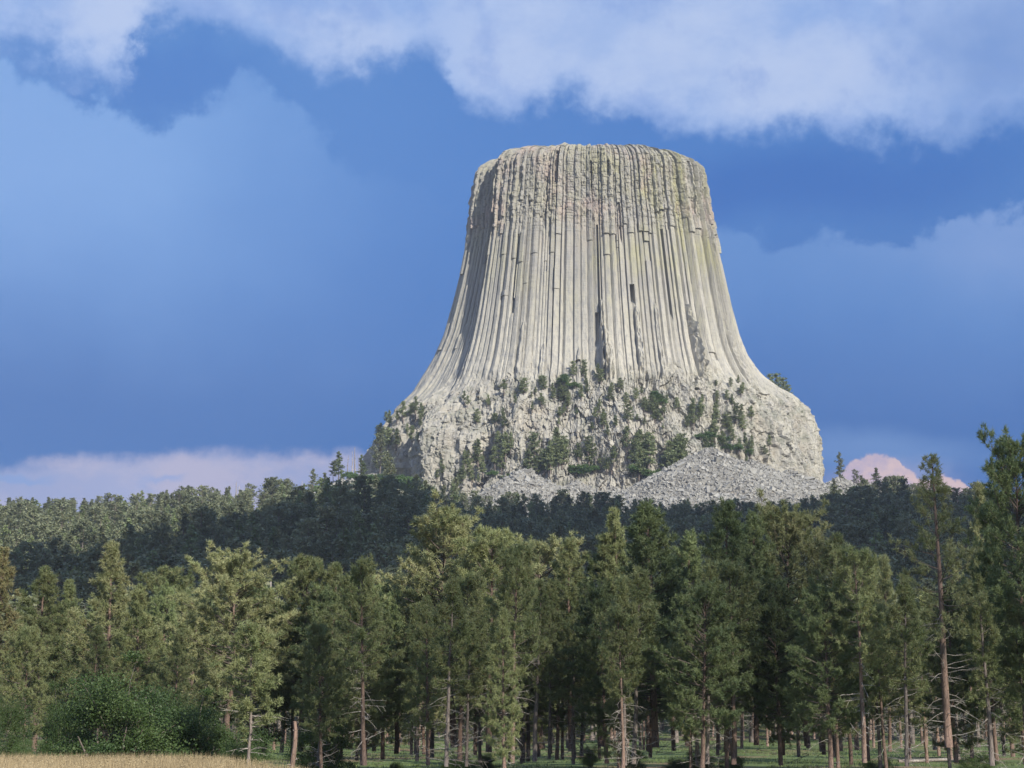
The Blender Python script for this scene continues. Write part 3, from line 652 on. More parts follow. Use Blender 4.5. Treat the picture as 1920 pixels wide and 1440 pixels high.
def make_bush(name, H=4., R=2.6, seed=0, leafm='broadleaf', n=34000, leaf=.046, stems=5):
    rg = np.random.default_rng(seed); tr = MB(); cr = MB(); C = []
    for s_ in range(stems):
        a_ = rg.uniform(0, 6.28); d = np.array([math.cos(a_)*.45, math.sin(a_)*.45, 1]); pts = curve_pts([math.cos(a_)*.25, math.sin(a_)*.25, -.2], d, H*.62, 6, .1, .6, rg)
        tr.tube(pts, np.linspace(.09, .02, 7)*H/4, 5)
    nc = 46
    for k_ in range(nc):
        v_ = rg.normal(size=3); v_ /= np.linalg.norm(v_); rr = rg.uniform(.25, 1)**.5*rg.uniform(.75, 1.15)
        p = np.array([v_[0]*R*rr, v_[1]*R*rr, H*.52+v_[2]*H*.44*rr]); p[:2] *= 1+.4*math.sin(3*math.atan2(v_[1], v_[0])+seed); p[2] *= 1+.18*math.sin(5*math.atan2(v_[1], v_[0])+seed*2)
        sp = rg.uniform(.5, 1.5); m_ = int(n/nc*sp); C.append(p+rg.normal(0, 1, (m_, 3))*R*np.array([.14, .14, .08])*sp)
        tr.tube(curve_pts([0, 0, H*.3], p-np.array([0, 0, H*.3]), np.linalg.norm(p-np.array([0, 0, H*.3]))*1.12, 3, .1, .4, rg), [.03, .022, .014, .006], 3)
    C = np.concatenate(C); C = C[C[:, 2] > .05]; cr.leaves(C, rg.uniform(.6, 1.2, len(C))*leaf, rg, 0, .35)
    return {'stems': tr.mesh(name+'_stems', [M['bark_grey']], True), 'foliage': cr.mesh(name+'_foliage', [M[leafm]]), 'H': H}

PROTO = {}
def plant(kind, name, x, y, z, H, label, cat, group=None, rz=None, wide=1.0, rg=random):
    d = PROTO[kind]; x, y, z, H = map(float, (x, y, z, H)); o = bpy.data.objects.new(name, None); COL.objects.link(o)
    s_ = H/d['H']; o.location = (x, y, z); o.scale = (s_*wide, s_*wide, s_); o.rotation_euler = (rg.uniform(-.035, .035), rg.uniform(-.035, .035), rg.uniform(0, 6.28) if rz is None else rz)
    o.empty_display_size = .3
    for part, me_ in d.items():
        if part == 'H': continue
        q = bpy.data.objects.new(part.split('#')[0], me_); COL.objects.link(q); q.parent = o
    return tag(o, label, cat, group)
random.seed(4)
PROTO['coneA'] = make_pine('cone_a', 18, .34, 3.1, 'cone', 105, seed=1)
PROTO['coneB'] = make_pine('cone_b', 18, .30, 3.4, 'cone', 120, seed=2, needle='needles_dark', dens=1.1)
PROTO['coneC'] = make_pine('cone_c', 18, .22, 2.6, 'cone', 110, seed=3)
PROTO['roundA'] = make_pine('round_a', 17, .42, 3.5, 'round', 105, seed=4, needle='needles_light', bend=1.2)
PROTO['roundB'] = make_pine('round_b', 17, .40, 3.0, 'round', 100, seed=5)
PROTO['roundC'] = make_pine('round_c', 17, .36, 3.3, 'round', 115, seed=6, needle='needles_dark', dens=1.1)
PROTO['flatA'] = make_pine('flat_a', 16, .45, 3.1, 'flat', 95, seed=7, needle='needles_light', bend=1.0)
PROTO['columnA'] = make_pine('column_a', 18, .40, 1.9, 'column', 85, seed=8)
PROTO['columnB'] = make_pine('column_b', 17, .48, 1.7, 'column', 70, seed=9, bark='bark_grey', deadlow=22)
PROTO['lightC'] = make_pine('light_cone', 18, .32, 3.0, 'cone', 110, seed=10, needle='needles_light')
PROTO['brown'] = make_pine('rusty_cone', 18, .25, 2.7, 'cone', 100, seed=11, needle='needles_brown')
PROTO['sparse'] = make_pine('sparse_tall', 21, .50, 2.9, 'cone', 58, seed=12, needle='needles_light', deadlow=44, r0=.27, clump=.7)
PROTO['young'] = make_pine('young_pine', 9, .12, 1.9, 'cone', 75, seed=13, r0=.11, deadlow=6)
PROTO['youngB'] = make_pine('thin_young_pine', 10, .42, 1.5, 'round', 50, seed=14, r0=.10, deadlow=16, bark='bark_grey')
PROTO['inner'] = make_pine('inner_pine', 15, .58, 1.9, 'round', 55, seed=15, r0=.19, deadlow=30)
PROTO['innerB'] = make_pine('inner_pine_b', 14, .55, 1.7, 'column', 50, seed=16, r0=.15, deadlow=34, bark='bark_grey')
for k_, (shp, b_, r_, nd) in enumerate([('round', .30, 3.8, 'needles_far'), ('cone', .22, 3.5, 'needles_far'), ('round', .38, 3.4, 'needles_far'), ('flat', .40, 3.6, 'needles_far'), ('column', .3, 3.0, 'needles_far'), ('cone', .3, 3.0, 'needles_dark')]):
    PROTO['far%d' % k_] = make_far_pine('hill_pine_%d' % k_, 19, b_, r_, shp, 30+k_, nd)
PROTO['ledge0'] = make_far_pine('ledge_pine_a', 12, .18, 2.7, 'round', 40, 'needles_ledge', n=1500, leaf=.36)
PROTO['ledge1'] = make_far_pine('ledge_pine_b', 12, .22, 2.3, 'cone', 41, 'needles_ledge', n=1400, leaf=.36)
PROTO['ledge2'] = make_far_pine('ledge_pine_c', 12, .35, 2.6, 'column', 42, 'needles_ledge', n=1300, leaf=.36)
PROTO['snag0'] = make_snag('snag_a', 15, 50, 12, .38); PROTO['snag1'] = make_snag('snag_b', 14, 51, 7, .40); PROTO['snag2'] = make_snag('snag_c', 15, 52, 20, .30)
PROTO['stub'] = make_snag('broken_trunk', 4.2, 53, 4, .17, True, 'bark')
PROTO['bush0'] = make_bush('bush_a', 4, 2.6, 60); PROTO['bush1'] = make_bush('bush_b', 4, 2.2, 61); PROTO['scrub'] = make_bush('scrub', 4, 3.2, 62, 'shrub_far', 1500, .30, 4)

def at_top(kind, px, pytop, Y, label, wide=1.0, name='pine_tree', cat='pine tree', group=None, rz=None):
    x, _, zt = P(px, pytop, Y); zb_ = float(terr(x, Y)); return plant(kind, name, x, Y, zb_, zt-zb_, label, cat, group, rz, wide)
FRONT = [ # kind, px, py of the tip, distance, width factor, label
 ('brown', 4, 1032, 104, 1.0, 'rusty tinged cone shaped pine cut by the left edge of the photo'),
 ('coneA', 84, 1066, 112, 1.05, 'mid green pine next to the rusty tinged pine at the left edge'),
 ('coneC', 140, 1092, 128, 1.0, 'short pine tip between the left edge group and the tall pointed pine'),
 ('lightC', 216, 1020, 118, 1.05, 'tall pointed sunlit pine, highest tip on the left side of the stand'),
 ('coneA', 272, 1098, 110, 1.0, 'full green pine just right of the tall pointed pine on the left'),
 ('roundB', 322, 1082, 140, 1.1, 'low rounded pine set back right of the tall pointed pine on the left'),
 ('lightC', 362, 1108, 120, 1.0, 'pale green pine left of the round topped pine with crooked trunk'),
 ('roundA', 436, 1056, 108, 1.15, 'round topped sunlit pine with a crooked bare trunk showing below'),
 ('coneC', 505, 1112, 120, 1.1, 'pale pine filling the dip right of the crooked trunk pine'),
 ('roundB', 572, 1064, 116, 1.05, 'broad sunlit pine, first of the twin tips left of centre'),
 ('coneA', 640, 1058, 112, .95, 'sunlit pine, second and more pointed of the twin tips left of centre'),
 ('coneA', 705, 1104, 124, .95, 'low pine in the dip between the twin tips and the big centre crown'),
 ('flatA', 752, 1094, 118, .9, 'pale ragged topped pine left of the big centre crown'),
 ('lightC', 806, 1050, 124, .85, 'pale pine leaning against the left flank of the big centre crown'),
 ('roundA', 856, 984, 112, 1.10, 'largest sunlit yellow green crown at the centre of the stand'),
 ('roundB', 916, 1012, 106, 1.0, 'full crowned pine joined to the right of the largest centre crown'),
 ('flatA', 1012, 1036, 122, 1.05, 'flat topped pale pine right of the centre crowns'),
 ('columnA', 1066, 1014, 108, 1.0, 'slim pine with a long bare grey stem right of the flat topped pine'),
 ('columnA', 1118, 1002, 118, 1.05, 'narrow pine with dark tufts left of the tall narrow spire'),
 ('coneC', 1164, 958, 118, .85, 'tall narrow spire left of the two big dark pines'),
 ('coneB', 1222, 946, 104, 1.10, 'big dense dark pine, left one of the two big dark pines'),
 ('coneB', 1278, 1000, 112, .9, 'dark pine wedged between the two big dark pines'),
 ('coneB', 1350, 944, 100, 1.0, 'big dark pine with red trunk, right one of the two big dark pines'),
 ('coneB', 1404, 966, 110, .85, 'dark pine standing close behind the right flank of the red trunked pine'),
 ('roundA', 1500, 974, 112, .95, 'sunlit tufted pine with bare twigs right of the dark pine pair'),
 ('coneA', 1556, 1004, 106, .9, 'green pine at the right shoulder of the tufted pine with bare twigs'),
 ('roundB', 1604, 1068, 122, .8, 'low green pine in the dip left of the tall sparse pine'),
 ('lightC', 1650, 1046, 112, .7, 'small pale pine crown just left of the tall sparse pine'),
 ('sparse', 1752, 856, 92, 1.0, 'tall sparse pine with drooping dead limbs on its pinkish trunk'),
 ('lightC', 1822, 912, 124, .6, 'pale tufted pine between the tall sparse pine and the dark right edge pine'),
 ('roundC', 1890, 856, 96, .80, 'tallest dark pine near the right edge, standing against the sky'),
 ('coneB', 1955, 960, 92, .8, 'dark pine cut by the right edge of the photo'),
 ('coneA', 175, 1175, 98, .9, 'lower green pine in front of the tall pointed pine on the left'),
 ('youngB', 476, 1180, 82, 1.15, 'small thin pine with a bare grey stem at the meadow edge'),
 ('coneA', 330, 1180, 100, .9, 'lower green pine in front of the pale pine left of the crooked trunk'),
 ('roundB', 610, 1185, 94, .9, 'lower pine in front of the twin tips left of centre'),
 ('roundB', 685, 1150, 100, 1.0, 'lower pine in front of the dip left of the centre crown'),
 ('coneA', 806, 1120, 96, .85, 'dark flanked pine in front of the big centre crown'),
 ('columnB', 1000, 1090, 98, .9, 'small narrow pine in front of the flat topped pine'),
 ('roundC', 1135, 1120, 100, .9, 'dark lower pine in front of the narrow spire'),
 ('roundC', 1455, 1110, 98, .95, 'lower green pine between the red trunked pine and the tufted pine'),
 ('coneA', 1560, 1140, 94, .9, 'straight stemmed green pine below the tufted pine shoulder'),
 ('coneA', 1690, 1120, 108, .7, 'dark lower pine just left of the tall sparse trunk'),
 ('roundC', 1850, 1080, 100, .75, 'lower dark green pine right of the tall sparse trunk'),
 ('roundB', 1290, 1185, 96, .9, 'lower pine in front of the dark pine pair'),
 ('roundB', 60, 1190, 92, .9, 'lower green pine near the left edge, above the leafy bushes'),
]
for kd, px, py, yy, wd, lb in FRONT: at_top(kd, px, py, yy, lb, wd)
# trees of the stand behind the front ones: stems and low crowns seen between them
rng = np.random.default_rng(21); random.seed(9); nplaced = []
FILL = []
zones = [(-1, 420, 'the leafy bushes at left'), (420, 760, 'the broken trunk left of centre'), (760, 1100, 'the centre crowns'), (1100, 1440, 'the two big dark pines'), (1440, 1720, 'the tufted pine right of centre'), (1720, 1930, 'the tall sparse pine')]
tries = 0
STUFF = []; inner = []
while len(nplaced) < 290 and tries < 12000:
    tries += 1; yy = float(118+rng.random()**1.25*125); px = float(rng.uniform(-60, 1980)); x = float(P(px, 1300, yy)[0])
    if any((x-a)**2+(yy-b)**2 < 2.8**2 for a, b in nplaced): continue
    if len(nplaced) < 62: yy = float(rng.uniform(86, 120)); px = float(rng.uniform(600, 1960)); x = float(P(px, 1300, yy)[0])
    if px < 330 and rng.random() < .4: continue
    nplaced.append((x, yy)); zb_ = float(terr(x, yy)); H = float(rng.uniform(10.5, 14.5)); kd = ['inner', 'innerB', 'inner', 'columnB', 'roundC', 'coneC', 'inner', 'innerB'][int(rng.integers(8))]
    zn = next((z_ for z_ in zones if px < z_[1]), zones[-1]); near = yy < 165; H = H*(.92 if yy < 120 else 1)
    lb = ('bare stemmed pine standing behind ' if near else 'thin pine stem deep in the stand behind ')+zn[2]
    inner.append((yy, kd, x, zb_, H, lb, ('pines standing' if near else 'thin pines deep in the stand')+' behind '+zn[2], float(rng.uniform(.8, 1.1))))
inner.sort()
for n_, (yy, kd, x, zb_, H, lb, gp, wd) in enumerate(inner):
    if n_ < 105: plant(kd, 'pine_tree', x, yy, zb_, H, lb, 'pine tree', gp, wide=wd)
    else: STUFF.append((kd, x, yy, zb_, H, wd))
# leafy bushes, dead wood
for kd, px, py, yy, wd, lb in [('bush0', 2, 1296, 84, .45, 'dark leafy bush cut by the left edge at the meadow'), ('bush1', 120, 1300, 96, .5, 'leafy green bush between the left edge bush and the largest bush'),
      ('bush1', 222, 1250, 84, 1.0, 'largest leafy green bush at the edge of the tan meadow'), ('bush0', 300, 1296, 92, .8, 'leafy bush touching the right side of the largest bush'), ('bush1', 362, 1312, 88, .9, 'leafy bush left of the small thin pine at the meadow edge'),
      ('bush0', 418, 1352, 92, 1.0, 'low leafy bush just left of the small thin pine'), ('bush1', 450, 1385, 84, .8, 'knee high leafy bush at the foot of the small thin pine'), ('bush1', 600, 1345, 104, .9, 'leafy bush behind the broken trunk'),
      ('bush0', 52, 1386, 80, .5, 'low dark bush at the meadow edge beside the left edge bush')]:
    at_top(kd, px, py, yy, lb, wd, 'leafy_bush', 'bush', 'leafy bushes along the meadow edge')
rng = np.random.default_rng(4)
for k_ in range(16):
    px = rng.uniform(640, 1900); yy = rng.uniform(90, 150); x = P(px, 1400, yy)[0]
    plant('bush%d' % (k_ % 2), 'leafy_bush', x, yy, terr(x, yy), rng.uniform(.7, 2.1), 'small dark leafy shrub on the grass among the pine stems', 'bush', 'small shrubs among the pine stems')
at_top('stub', 549, 1352, 78, 'broken off reddish dead trunk at the meadow edge', 1.2, 'broken_trunk', 'dead tree')
at_top('snag2', 497, 1090, 130, 'bare grey dead twigs poking out right of the crooked trunk pine', 1.0, 'dead_tree', 'dead tree')

# ------------------------------------------------------------------ tower ledge trees
vis = (np.cos(PH) > -.1); VV = V[::3, ::3]; VIS = vis[::3, ::3]; pxs, pys = PROJ(VV)
VVf = VV[VIS]; pf = pxs[VIS]; qf = pys[VIS]
def on_tower(px, py):
    d = (pf-px)**2+(qf-py)**2; idx = np.argsort(d)[:6]; k_ = idx[np.argmin(VVf[idx, 1])]; return VVf[k_]
rng = np.random.default_rng(8); random.seed(3)
clusters = [((940, 1190), (715, 762), 26, (14, 34), 'on the ledge line under the middle of the columns'), ((990, 1160), (765, 825), 16, (16, 32), 'on the broken cliff below the middle of the columns'),
  ((870, 965), (755, 800), 9, (14, 30), 'on the pale rock below the left columns'), ((880, 1060), (845, 895), 20, (32, 58), 'at the cliff foot above the left boulder slope'),
  ((1060, 1160), (850, 895), 12, (20, 46), 'at the cliff foot between the two boulder slopes'), ((1170, 1300), (735, 805), 22, (14, 34), 'on the ledges below the right columns'),
  ((1290, 1420), (770, 862), 26, (20, 44), 'on the green ledge above the right boulder slope'), ((1160, 1300), (850, 905), 20, (34, 64), 'in the gully left of the right boulder slope'),
  ((1390, 1450), (835, 870), 7, (16, 32), 'at the top right edge of the right boulder slope'), ((690, 790), (770, 850), 18, (22, 48), 'on the steep left flank of the tower foot'),
  ((1300, 1400), (715, 770), 12, (12, 28), 'scattered just under the right columns'), ((780, 900), (870, 915), 9, (20, 40), 'at the foot of the left cliff'), ((1040, 1130), (700, 722), 4, (28, 44), 'standing highest against the middle columns')]
ledge = []
for (xa, xb), (ya, yb), n, (ha, hb), where in clusters:
    for _ in range(n):
        px, py = rng.uniform(xa, xb), rng.uniform(ya, yb); p = on_tower(px, py); H = rng.uniform(ha, hb)*.385
        kd = ['ledge0', 'ledge1', 'ledge2'][int(rng.integers(3))]
        ledge.append((H, kd, p[0], p[1]-.4, p[2]-1.0, where, float(rng.uniform(1.0, 1.5))))
ledge.sort(key=lambda q_: -q_[0])
for n_, (H, kd, x, y_, z_, where, wd) in enumerate(ledge):
    if n_ < 36: plant(kd, 'pine_tree', x, y_, z_, H, 'dark pine, one of the larger ones '+where, 'pine tree', 'larger pines '+where, wide=wd)
    else: STUFF.append((kd, x, y_, z_, H, wd))
for k_, (px, py, h, yy) in enumerate([(1446, 735, 30, 1262), (1458, 742, 36, 1270), (1470, 750, 36, 1275), (1478, 756, 30, 1262)]):
    p = P(px, py, yy); plant('ledge0', 'pine_tree', p[0], yy, p[2]-2, h*.55, 'pine on the right shoulder of the tower against the sky', 'pine tree', 'pines on the right shoulder of the tower')
p = on_tower(1503, 775); plant('ledge1', 'pine_tree', p[0], p[1], p[2]-1, 5, 'tiny lone pine on the far right lip of the tower shoulder', 'pine tree')
for px, py, n in [(1100, 885, 5), (1330, 830, 6), (1215, 890, 4), (950, 890, 3), (1060, 720, 3), (1230, 745, 3), (1390, 850, 3)]:
    for _ in range(n):
        p = on_tower(px+rng.uniform(-30, 30), py+rng.uniform(-12, 12)); plant('scrub', 'bright_bush', p[0], p[1]-.5, p[2]-1.2, rng.uniform(3.5, 6), 'bright green bush growing among the small pines on the tower foot', 'bush', 'bright bushes on the tower foot', wide=1.2)

# ------------------------------------------------------------------ hillside forest
rng = np.random.default_rng(33)
g_ = 11.5; gx, gy = np.meshgrid(np.arange(-480, 520, g_), np.arange(262, 1130, g_)); gx = gx.ravel()+rng.uniform(-.46, .46, gx.size)*g_; gy = gy.ravel()+rng.uniform(-.46, .46, gy.size)*g_
ok = np.abs(gx) < .37*gy+25
ok &= ~(((gx-TC)/196)**2+((gy-YC0)/150)**2 < 1.0)
tal = talus_h(gx, gy)-hill_h(gx, gy)
ok &= (tal < -1.5) | ((rng.random(gx.size) < .10) & (tal < 9)) | ((rng.random(gx.size) < .22) & (gx > 235))
gpx, gpy = PROJ(np.stack([gx, gy, terr(gx, gy)], -1))
open_ = (gpx > 540) & (gpx < 850) & (gpy < 1004-.03*(gpx-540)); ok &= ~(open_ & (rng.random(gx.size) < .86))
ok &= ~((gpx > 760) & (gpx < 1560) & (gy > 1045))
ok &= ~((gpx < 560) & (gy > 1075)) & (rng.random(gx.size) < np.where(gpy < 1000, .82, .95))
gx, gy = gx[ok], gy[ok]; gz = terr(gx, gy); N = len(gx)
Hh = rng.uniform(17, 28, N); Hh = np.where(gy > 1000, Hh*.8, Hh)
tpx, tpy = PROJ(np.stack([gx, gy, gz+Hh], -1))
fr = sorted((f_[1], f_[2]) for f_ in FRONT[:32]); canopy = np.interp(tpx, [a for a, b in fr], [b for a, b in fr])
visible = (tpy < canopy+6) & (tpx > 0) & (tpx < 1920)
size = Hh/gy*visible
order = np.argsort(-size); NIND = 92; ind = order[:NIND]; mask = np.ones(N, bool); mask[ind] = False
# skyline and edge trees that stand out are individuals too
kinds = ['far%d' % k_ for k_ in range(6)]
kid = rng.integers(0, 6, N)
front_sorted = sorted([(f_[1], f_[5]) for f_ in FRONT[:32]])
short = {}
def hill_label(px_):
    bands = [(0, 200, 'above the pine tips at the left edge'), (200, 330, 'just above the tall pointed pine on the left'), (330, 520, 'above the round topped pine with crooked trunk'), (520, 700, 'above the twin tips left of centre'),
             (700, 800, 'left of the large sunlit centre crown'), (800, 960, 'behind the large sunlit centre crown'), (960, 1100, 'above the flat topped pine right of centre'), (1100, 1250, 'behind the tall narrow spire'),
             (1250, 1450, 'behind the two big dark pines'), (1450, 1600, 'above the tufted pine with bare twigs'), (1600, 1700, 'in the dip left of the tall sparse pine'), (1700, 1930, 'behind the tall sparse pine at right')]
    return next(b[2] for b in bands if px_ < b[1])
random.seed(12)
for q in ind:
    w = hill_label(min(max(tpx[q], 0), 1929)); tall = 'tall' if Hh[q] > 18 else 'shorter'
    plant(kinds[kid[q]], 'pine_tree', gx[q], gy[q], gz[q], Hh[q], '%s shaded pine on the dark hillside, %s' % (tall, w), 'pine tree', '%s shaded hillside pines %s' % (tall, w), wide=float(rng.uniform(1.0, 1.35)))
# the rest of the wood: one object of instances
src = bpy.data.collections.new('forest_sources')
skinds = kinds+['ledge0', 'ledge1', 'ledge2', 'inner', 'innerB', 'columnB', 'roundC', 'coneC']
def arr(me_):
    v_ = np.empty(len(me_.vertices)*3, np.float32); me_.vertices.foreach_get('co', v_)
    tot_ = np.empty(len(me_.polygons), np.int32); me_.polygons.foreach_get('loop_total', tot_); lv_ = np.empty(len(me_.loops), np.int32); me_.loops.foreach_get('vertex_index', lv_)
    mi_ = np.empty(len(me_.polygons), np.int32); me_.polygons.foreach_get('material_index', mi_); return v_.reshape(-1, 3), tot_, lv_, mi_
for k_, kd in enumerate(skinds):
    d = PROTO[kd]; a, b = d['trunk'], d['crown']; va, ta, la, ma = arr(a); vb, tb_, lb_, mb_ = arr(b)
    mj = bpy.data.meshes.new('forest_tree'); V_ = np.concatenate([va, vb]); T_ = np.concatenate([ta, tb_]); L_ = np.concatenate([la, lb_+len(va)])
    mj.vertices.add(len(V_)); mj.vertices.foreach_set('co', V_.ravel()); mj.loops.add(len(L_)); mj.loops.foreach_set('vertex_index', L_)
    mj.polygons.add(len(T_)); mj.polygons.foreach_set('loop_start', np.concatenate([[0], np.cumsum(T_)[:-1]]).astype(np.int32)); mj.polygons.foreach_set('loop_total', T_)
    for m_ in list(a.materials)+list(b.materials): mj.materials.append(m_)
    mj.polygons.foreach_set('material_index', np.concatenate([ma, mb_+len(a.materials)]).astype(np.int32)); mj.update(calc_edges=True)
    src.objects.link(bpy.data.objects.new('forest_tree_%02d' % k_, mj))
idx = np.where(mask)[0]; wd = rng.uniform(.95, 1.4, len(idx))
SX = np.array([(x, y_, z_) for _, x, y_, z_, _, _ in STUFF]); SS = np.array([(H/PROTO[kd]['H']*w_, H/PROTO[kd]['H']*w_, H/PROTO[kd]['H']) for kd, _, _, _, H, w_ in STUFF])
co = np.concatenate([np.stack([gx[idx], gy[idx], gz[idx]], -1), SX]); sel = np.concatenate([kid[idx], [skinds.index(q_[0]) for q_ in STUFF]])
sc_ = Hh[idx]/19; scl = np.concatenate([np.stack([sc_*wd, sc_*wd, sc_], -1), SS]); nn = len(co)
pm = bpy.data.meshes.new('hillside_forest'); pm.vertices.add(nn); pm.vertices.foreach_set('co', co.astype(np.float32).ravel())
def pattr(n_, t_, v_, f_='value'): a_ = pm.attributes.new(n_, t_, 'POINT'); a_.data.foreach_set(f_, v_)
pattr('tsel', 'INT', sel.astype(np.int32)); pattr('tscale', 'FLOAT_VECTOR', scl.astype(np.float32).ravel(), 'vector')
pattr('trot', 'FLOAT_VECTOR', np.stack([np.zeros(nn), np.zeros(nn), rng.uniform(0, 6.28, nn)], -1).astype(np.float32).ravel(), 'vector')
fo = link('hillside_forest', pm); tag(fo, 'dense pine wood on the hillside, the ridge and the ledges of the tower foot, and deep behind the front pines', 'forest', kind='stuff')
nt = bpy.data.node_groups.new('scatter_trees', 'GeometryNodeTree'); nt.interface.new_socket('Geometry', in_out='INPUT', socket_type='NodeSocketGeometry'); nt.interface.new_socket('Geometry', in_out='OUTPUT', socket_type='NodeSocketGeometry')
q = NG(nt); gi = q.new('NodeGroupInput'); go = q.new('NodeGroupOutput'); ip = q.new('GeometryNodeInstanceOnPoints'); ci_ = q.new('GeometryNodeCollectionInfo')
ci_.inputs['Collection'].default_value = src; ci_.inputs['Separate Children'].default_value = True; ci_.inputs['Reset Children'].default_value = True
def na(n_, t_): a_ = q.new('GeometryNodeInputNamedAttribute', data_type=t_); a_.inputs['Name'].default_value = n_; return a_.outputs['Attribute']
q.L.new(gi.outputs[0], ip.inputs['Points']); q.L.new(ci_.outputs[0], ip.inputs['Instance']); ip.inputs['Pick Instance'].default_value = True
q.L.new(na('tsel', 'INT'), ip.inputs['Instance Index']); q.L.new(na('trot', 'FLOAT_VECTOR'), ip.inputs['Rotation']); q.L.new(na('tscale', 'FLOAT_VECTOR'), ip.inputs['Scale'])
q.L.new(ip.outputs[0], go.inputs[0]); md = fo.modifiers.new('scatter', 'NODES'); md.node_group = nt
print('hill trees', N, 'tower verts', V.size//3)

# lone trees, ridge trees and snags with their own look
def base_at(px, pyb, ylo=900, yhi=1150):
    ys_ = np.linspace(ylo, yhi, 120); pts = np.array([P(px, pyb, y_) for y_ in ys_]); dd = pts[:, 2]-terr(pts[:, 0], ys_); k_ = int(np.argmin(np.abs(dd))); return pts[k_, 0], ys_[k_]
def lone(kd, px, pyb, hpx, label, nm='pine_tree', cat='pine tree', group=None, wide=1.0, Y=None):
    if Y is None: x, y_ = base_at(px, pyb)
    else: x, y_ = P(px, pyb, Y)[0], Y
    z_ = float(terr(x, y_)) if Y is None else P(px, pyb, Y)[2]
    H = hpx/FPX*y_*.99
    if Y is not None:
        gap = z_-float(terr(x, y_))
        if 0 < gap < 22: z_ -= gap+.3; H += gap+.3
    plant(kd, nm, x, y_, z_, H, label, cat, group, wide=wide)
lone('far1', 1575, 893, 47, 'lone dark pine against the pink cloud right of the tower', wide=1.0, Y=1150)
lone('far0', 1606, 912, 32, 'small pine right of the lone dark pine beside the pink cloud', Y=1150)
lone('far2', 625, 884, 44, 'pale green pine at the bend of the left ridge', wide=1.2)
lone('far2', 545, 925, 42, 'slender pine on the left ridge against the pink band')
lone('far0', 385, 958, 55, 'rounded pine on the left ridge skyline', wide=.9)
lone('far0', 712, 872, 58, 'large pine on the left flank beside the tower foot, leaning outward', wide=1.0, Y=1075)
for k_, (px, pb, h) in enumerate([(652, 880, 28), (660, 878, 34), (666, 880, 44), (673, 878, 26), (679, 880, 30)]):
    lone(['snag0', 'snag2', 'snag1'][k_ % 3], px, pb, h, 'bare dead trunk in the cluster at the left shoulder of the hill', 'dead_tree', 'dead tree', 'bare dead trunks at the left shoulder', Y=1062)
for kd, px, pb, h, lb in [('snag0', 743, 778, 20, 'white forked dead tree on the flank just left of the columns'), ('snag1', 442, 952, 50, 'tall bleached dead trunk, left of the pair on the ridge'), ('snag1', 447, 951, 42, 'bleached dead trunk, right and shorter of the pair on the ridge'),
    ('snag0', 416, 965, 26, 'short bleached dead tree left of the bleached pair on the ridge'), ('snag1', 566, 930, 30, 'bare pale trunk on the ridge left of the open green slope'), ('snag1', 580, 925, 30, 'bare pale trunk on the ridge at the start of the open slope'),
    ('snag0', 626, 934, 26, 'white dead tree with level limbs on the open green slope'), ('snag2', 1030, 1034, 54, 'whitish bare branched dead tree on the dark hillside behind the centre'), ('snag2', 264, 1000, 42, 'grey dead tree on the left hillside'),
    ('snag1', 190, 1016, 34, 'leaning bleached dead trunk on the left hillside'), ('snag1', 705, 990, 26, 'short bleached dead trunk on the dark hillside below the tower'), ('snag2', 1600, 1060, 60, 'bare grey dead tree on the dark hillside left of the tall sparse pine'),
    ('snag1', 1560, 1030, 30, 'thin bleached dead trunk on the dark hillside at right')]:
    if px == 743: p = on_tower(px, pb); plant(kd, 'dead_tree', p[0], p[1], p[2]-1, 9, lb, 'dead tree'); continue
    x, y_ = base_at(px, pb, 560, 1100); lone(kd, px, pb, h, lb, 'dead_tree', 'dead tree', Y=y_-6)
rng = np.random.default_rng(77)
for _ in range(60):
    px, py = rng.uniform(560, 800), rng.uniform(895, 975)
    if py < 1010-.18*px: continue
    x, y_ = base_at(px, py, 980, 1100); plant('scrub', 'bright_bush', x, y_, float(terr(x, y_))-.4, rng.uniform(3.5, 6.5), 'bright green bush on the open sunlit slope left of the tower', 'bush', 'bright bushes on the open slope left of the tower', wide=1.1)

def fallen(name, x, y, L, rad_, ang, label, seed):
    rg = np.random.default_rng(seed); m_ = MB(); p_ = np.linspace(-L/2, L/2, 8); xx_, yy_ = x+p_*math.cos(ang), y+p_*math.sin(ang)
    zz_ = terr(xx_, yy_)+rad_*.8+np.linspace(0, .25, 8); m_.tube(np.column_stack([xx_-x, yy_-y, zz_])+rg.normal(0, .02, (8, 3)), np.linspace(rad_, rad_*.45, 8), 8)
    t_ = link(name, m_.mesh(name, [M['dead']], True)); t_.location = (x, y, 0); tag(t_, label, 'log')
fallen('fallen_log', P(1740, 1380, 170)[0], 165, 9, .22, .1, 'bleached fallen log lying on the grass behind the tall sparse pine', 1)
fallen('fallen_log', P(1500, 1400, 130)[0], 128, 5, .16, -.5, 'short fallen log on the grass under the tufted pine', 2)
fallen('fallen_log', P(1120, 1400, 120)[0], 118, 6, .17, .35, 'fallen log among the stems below the narrow spire', 3)

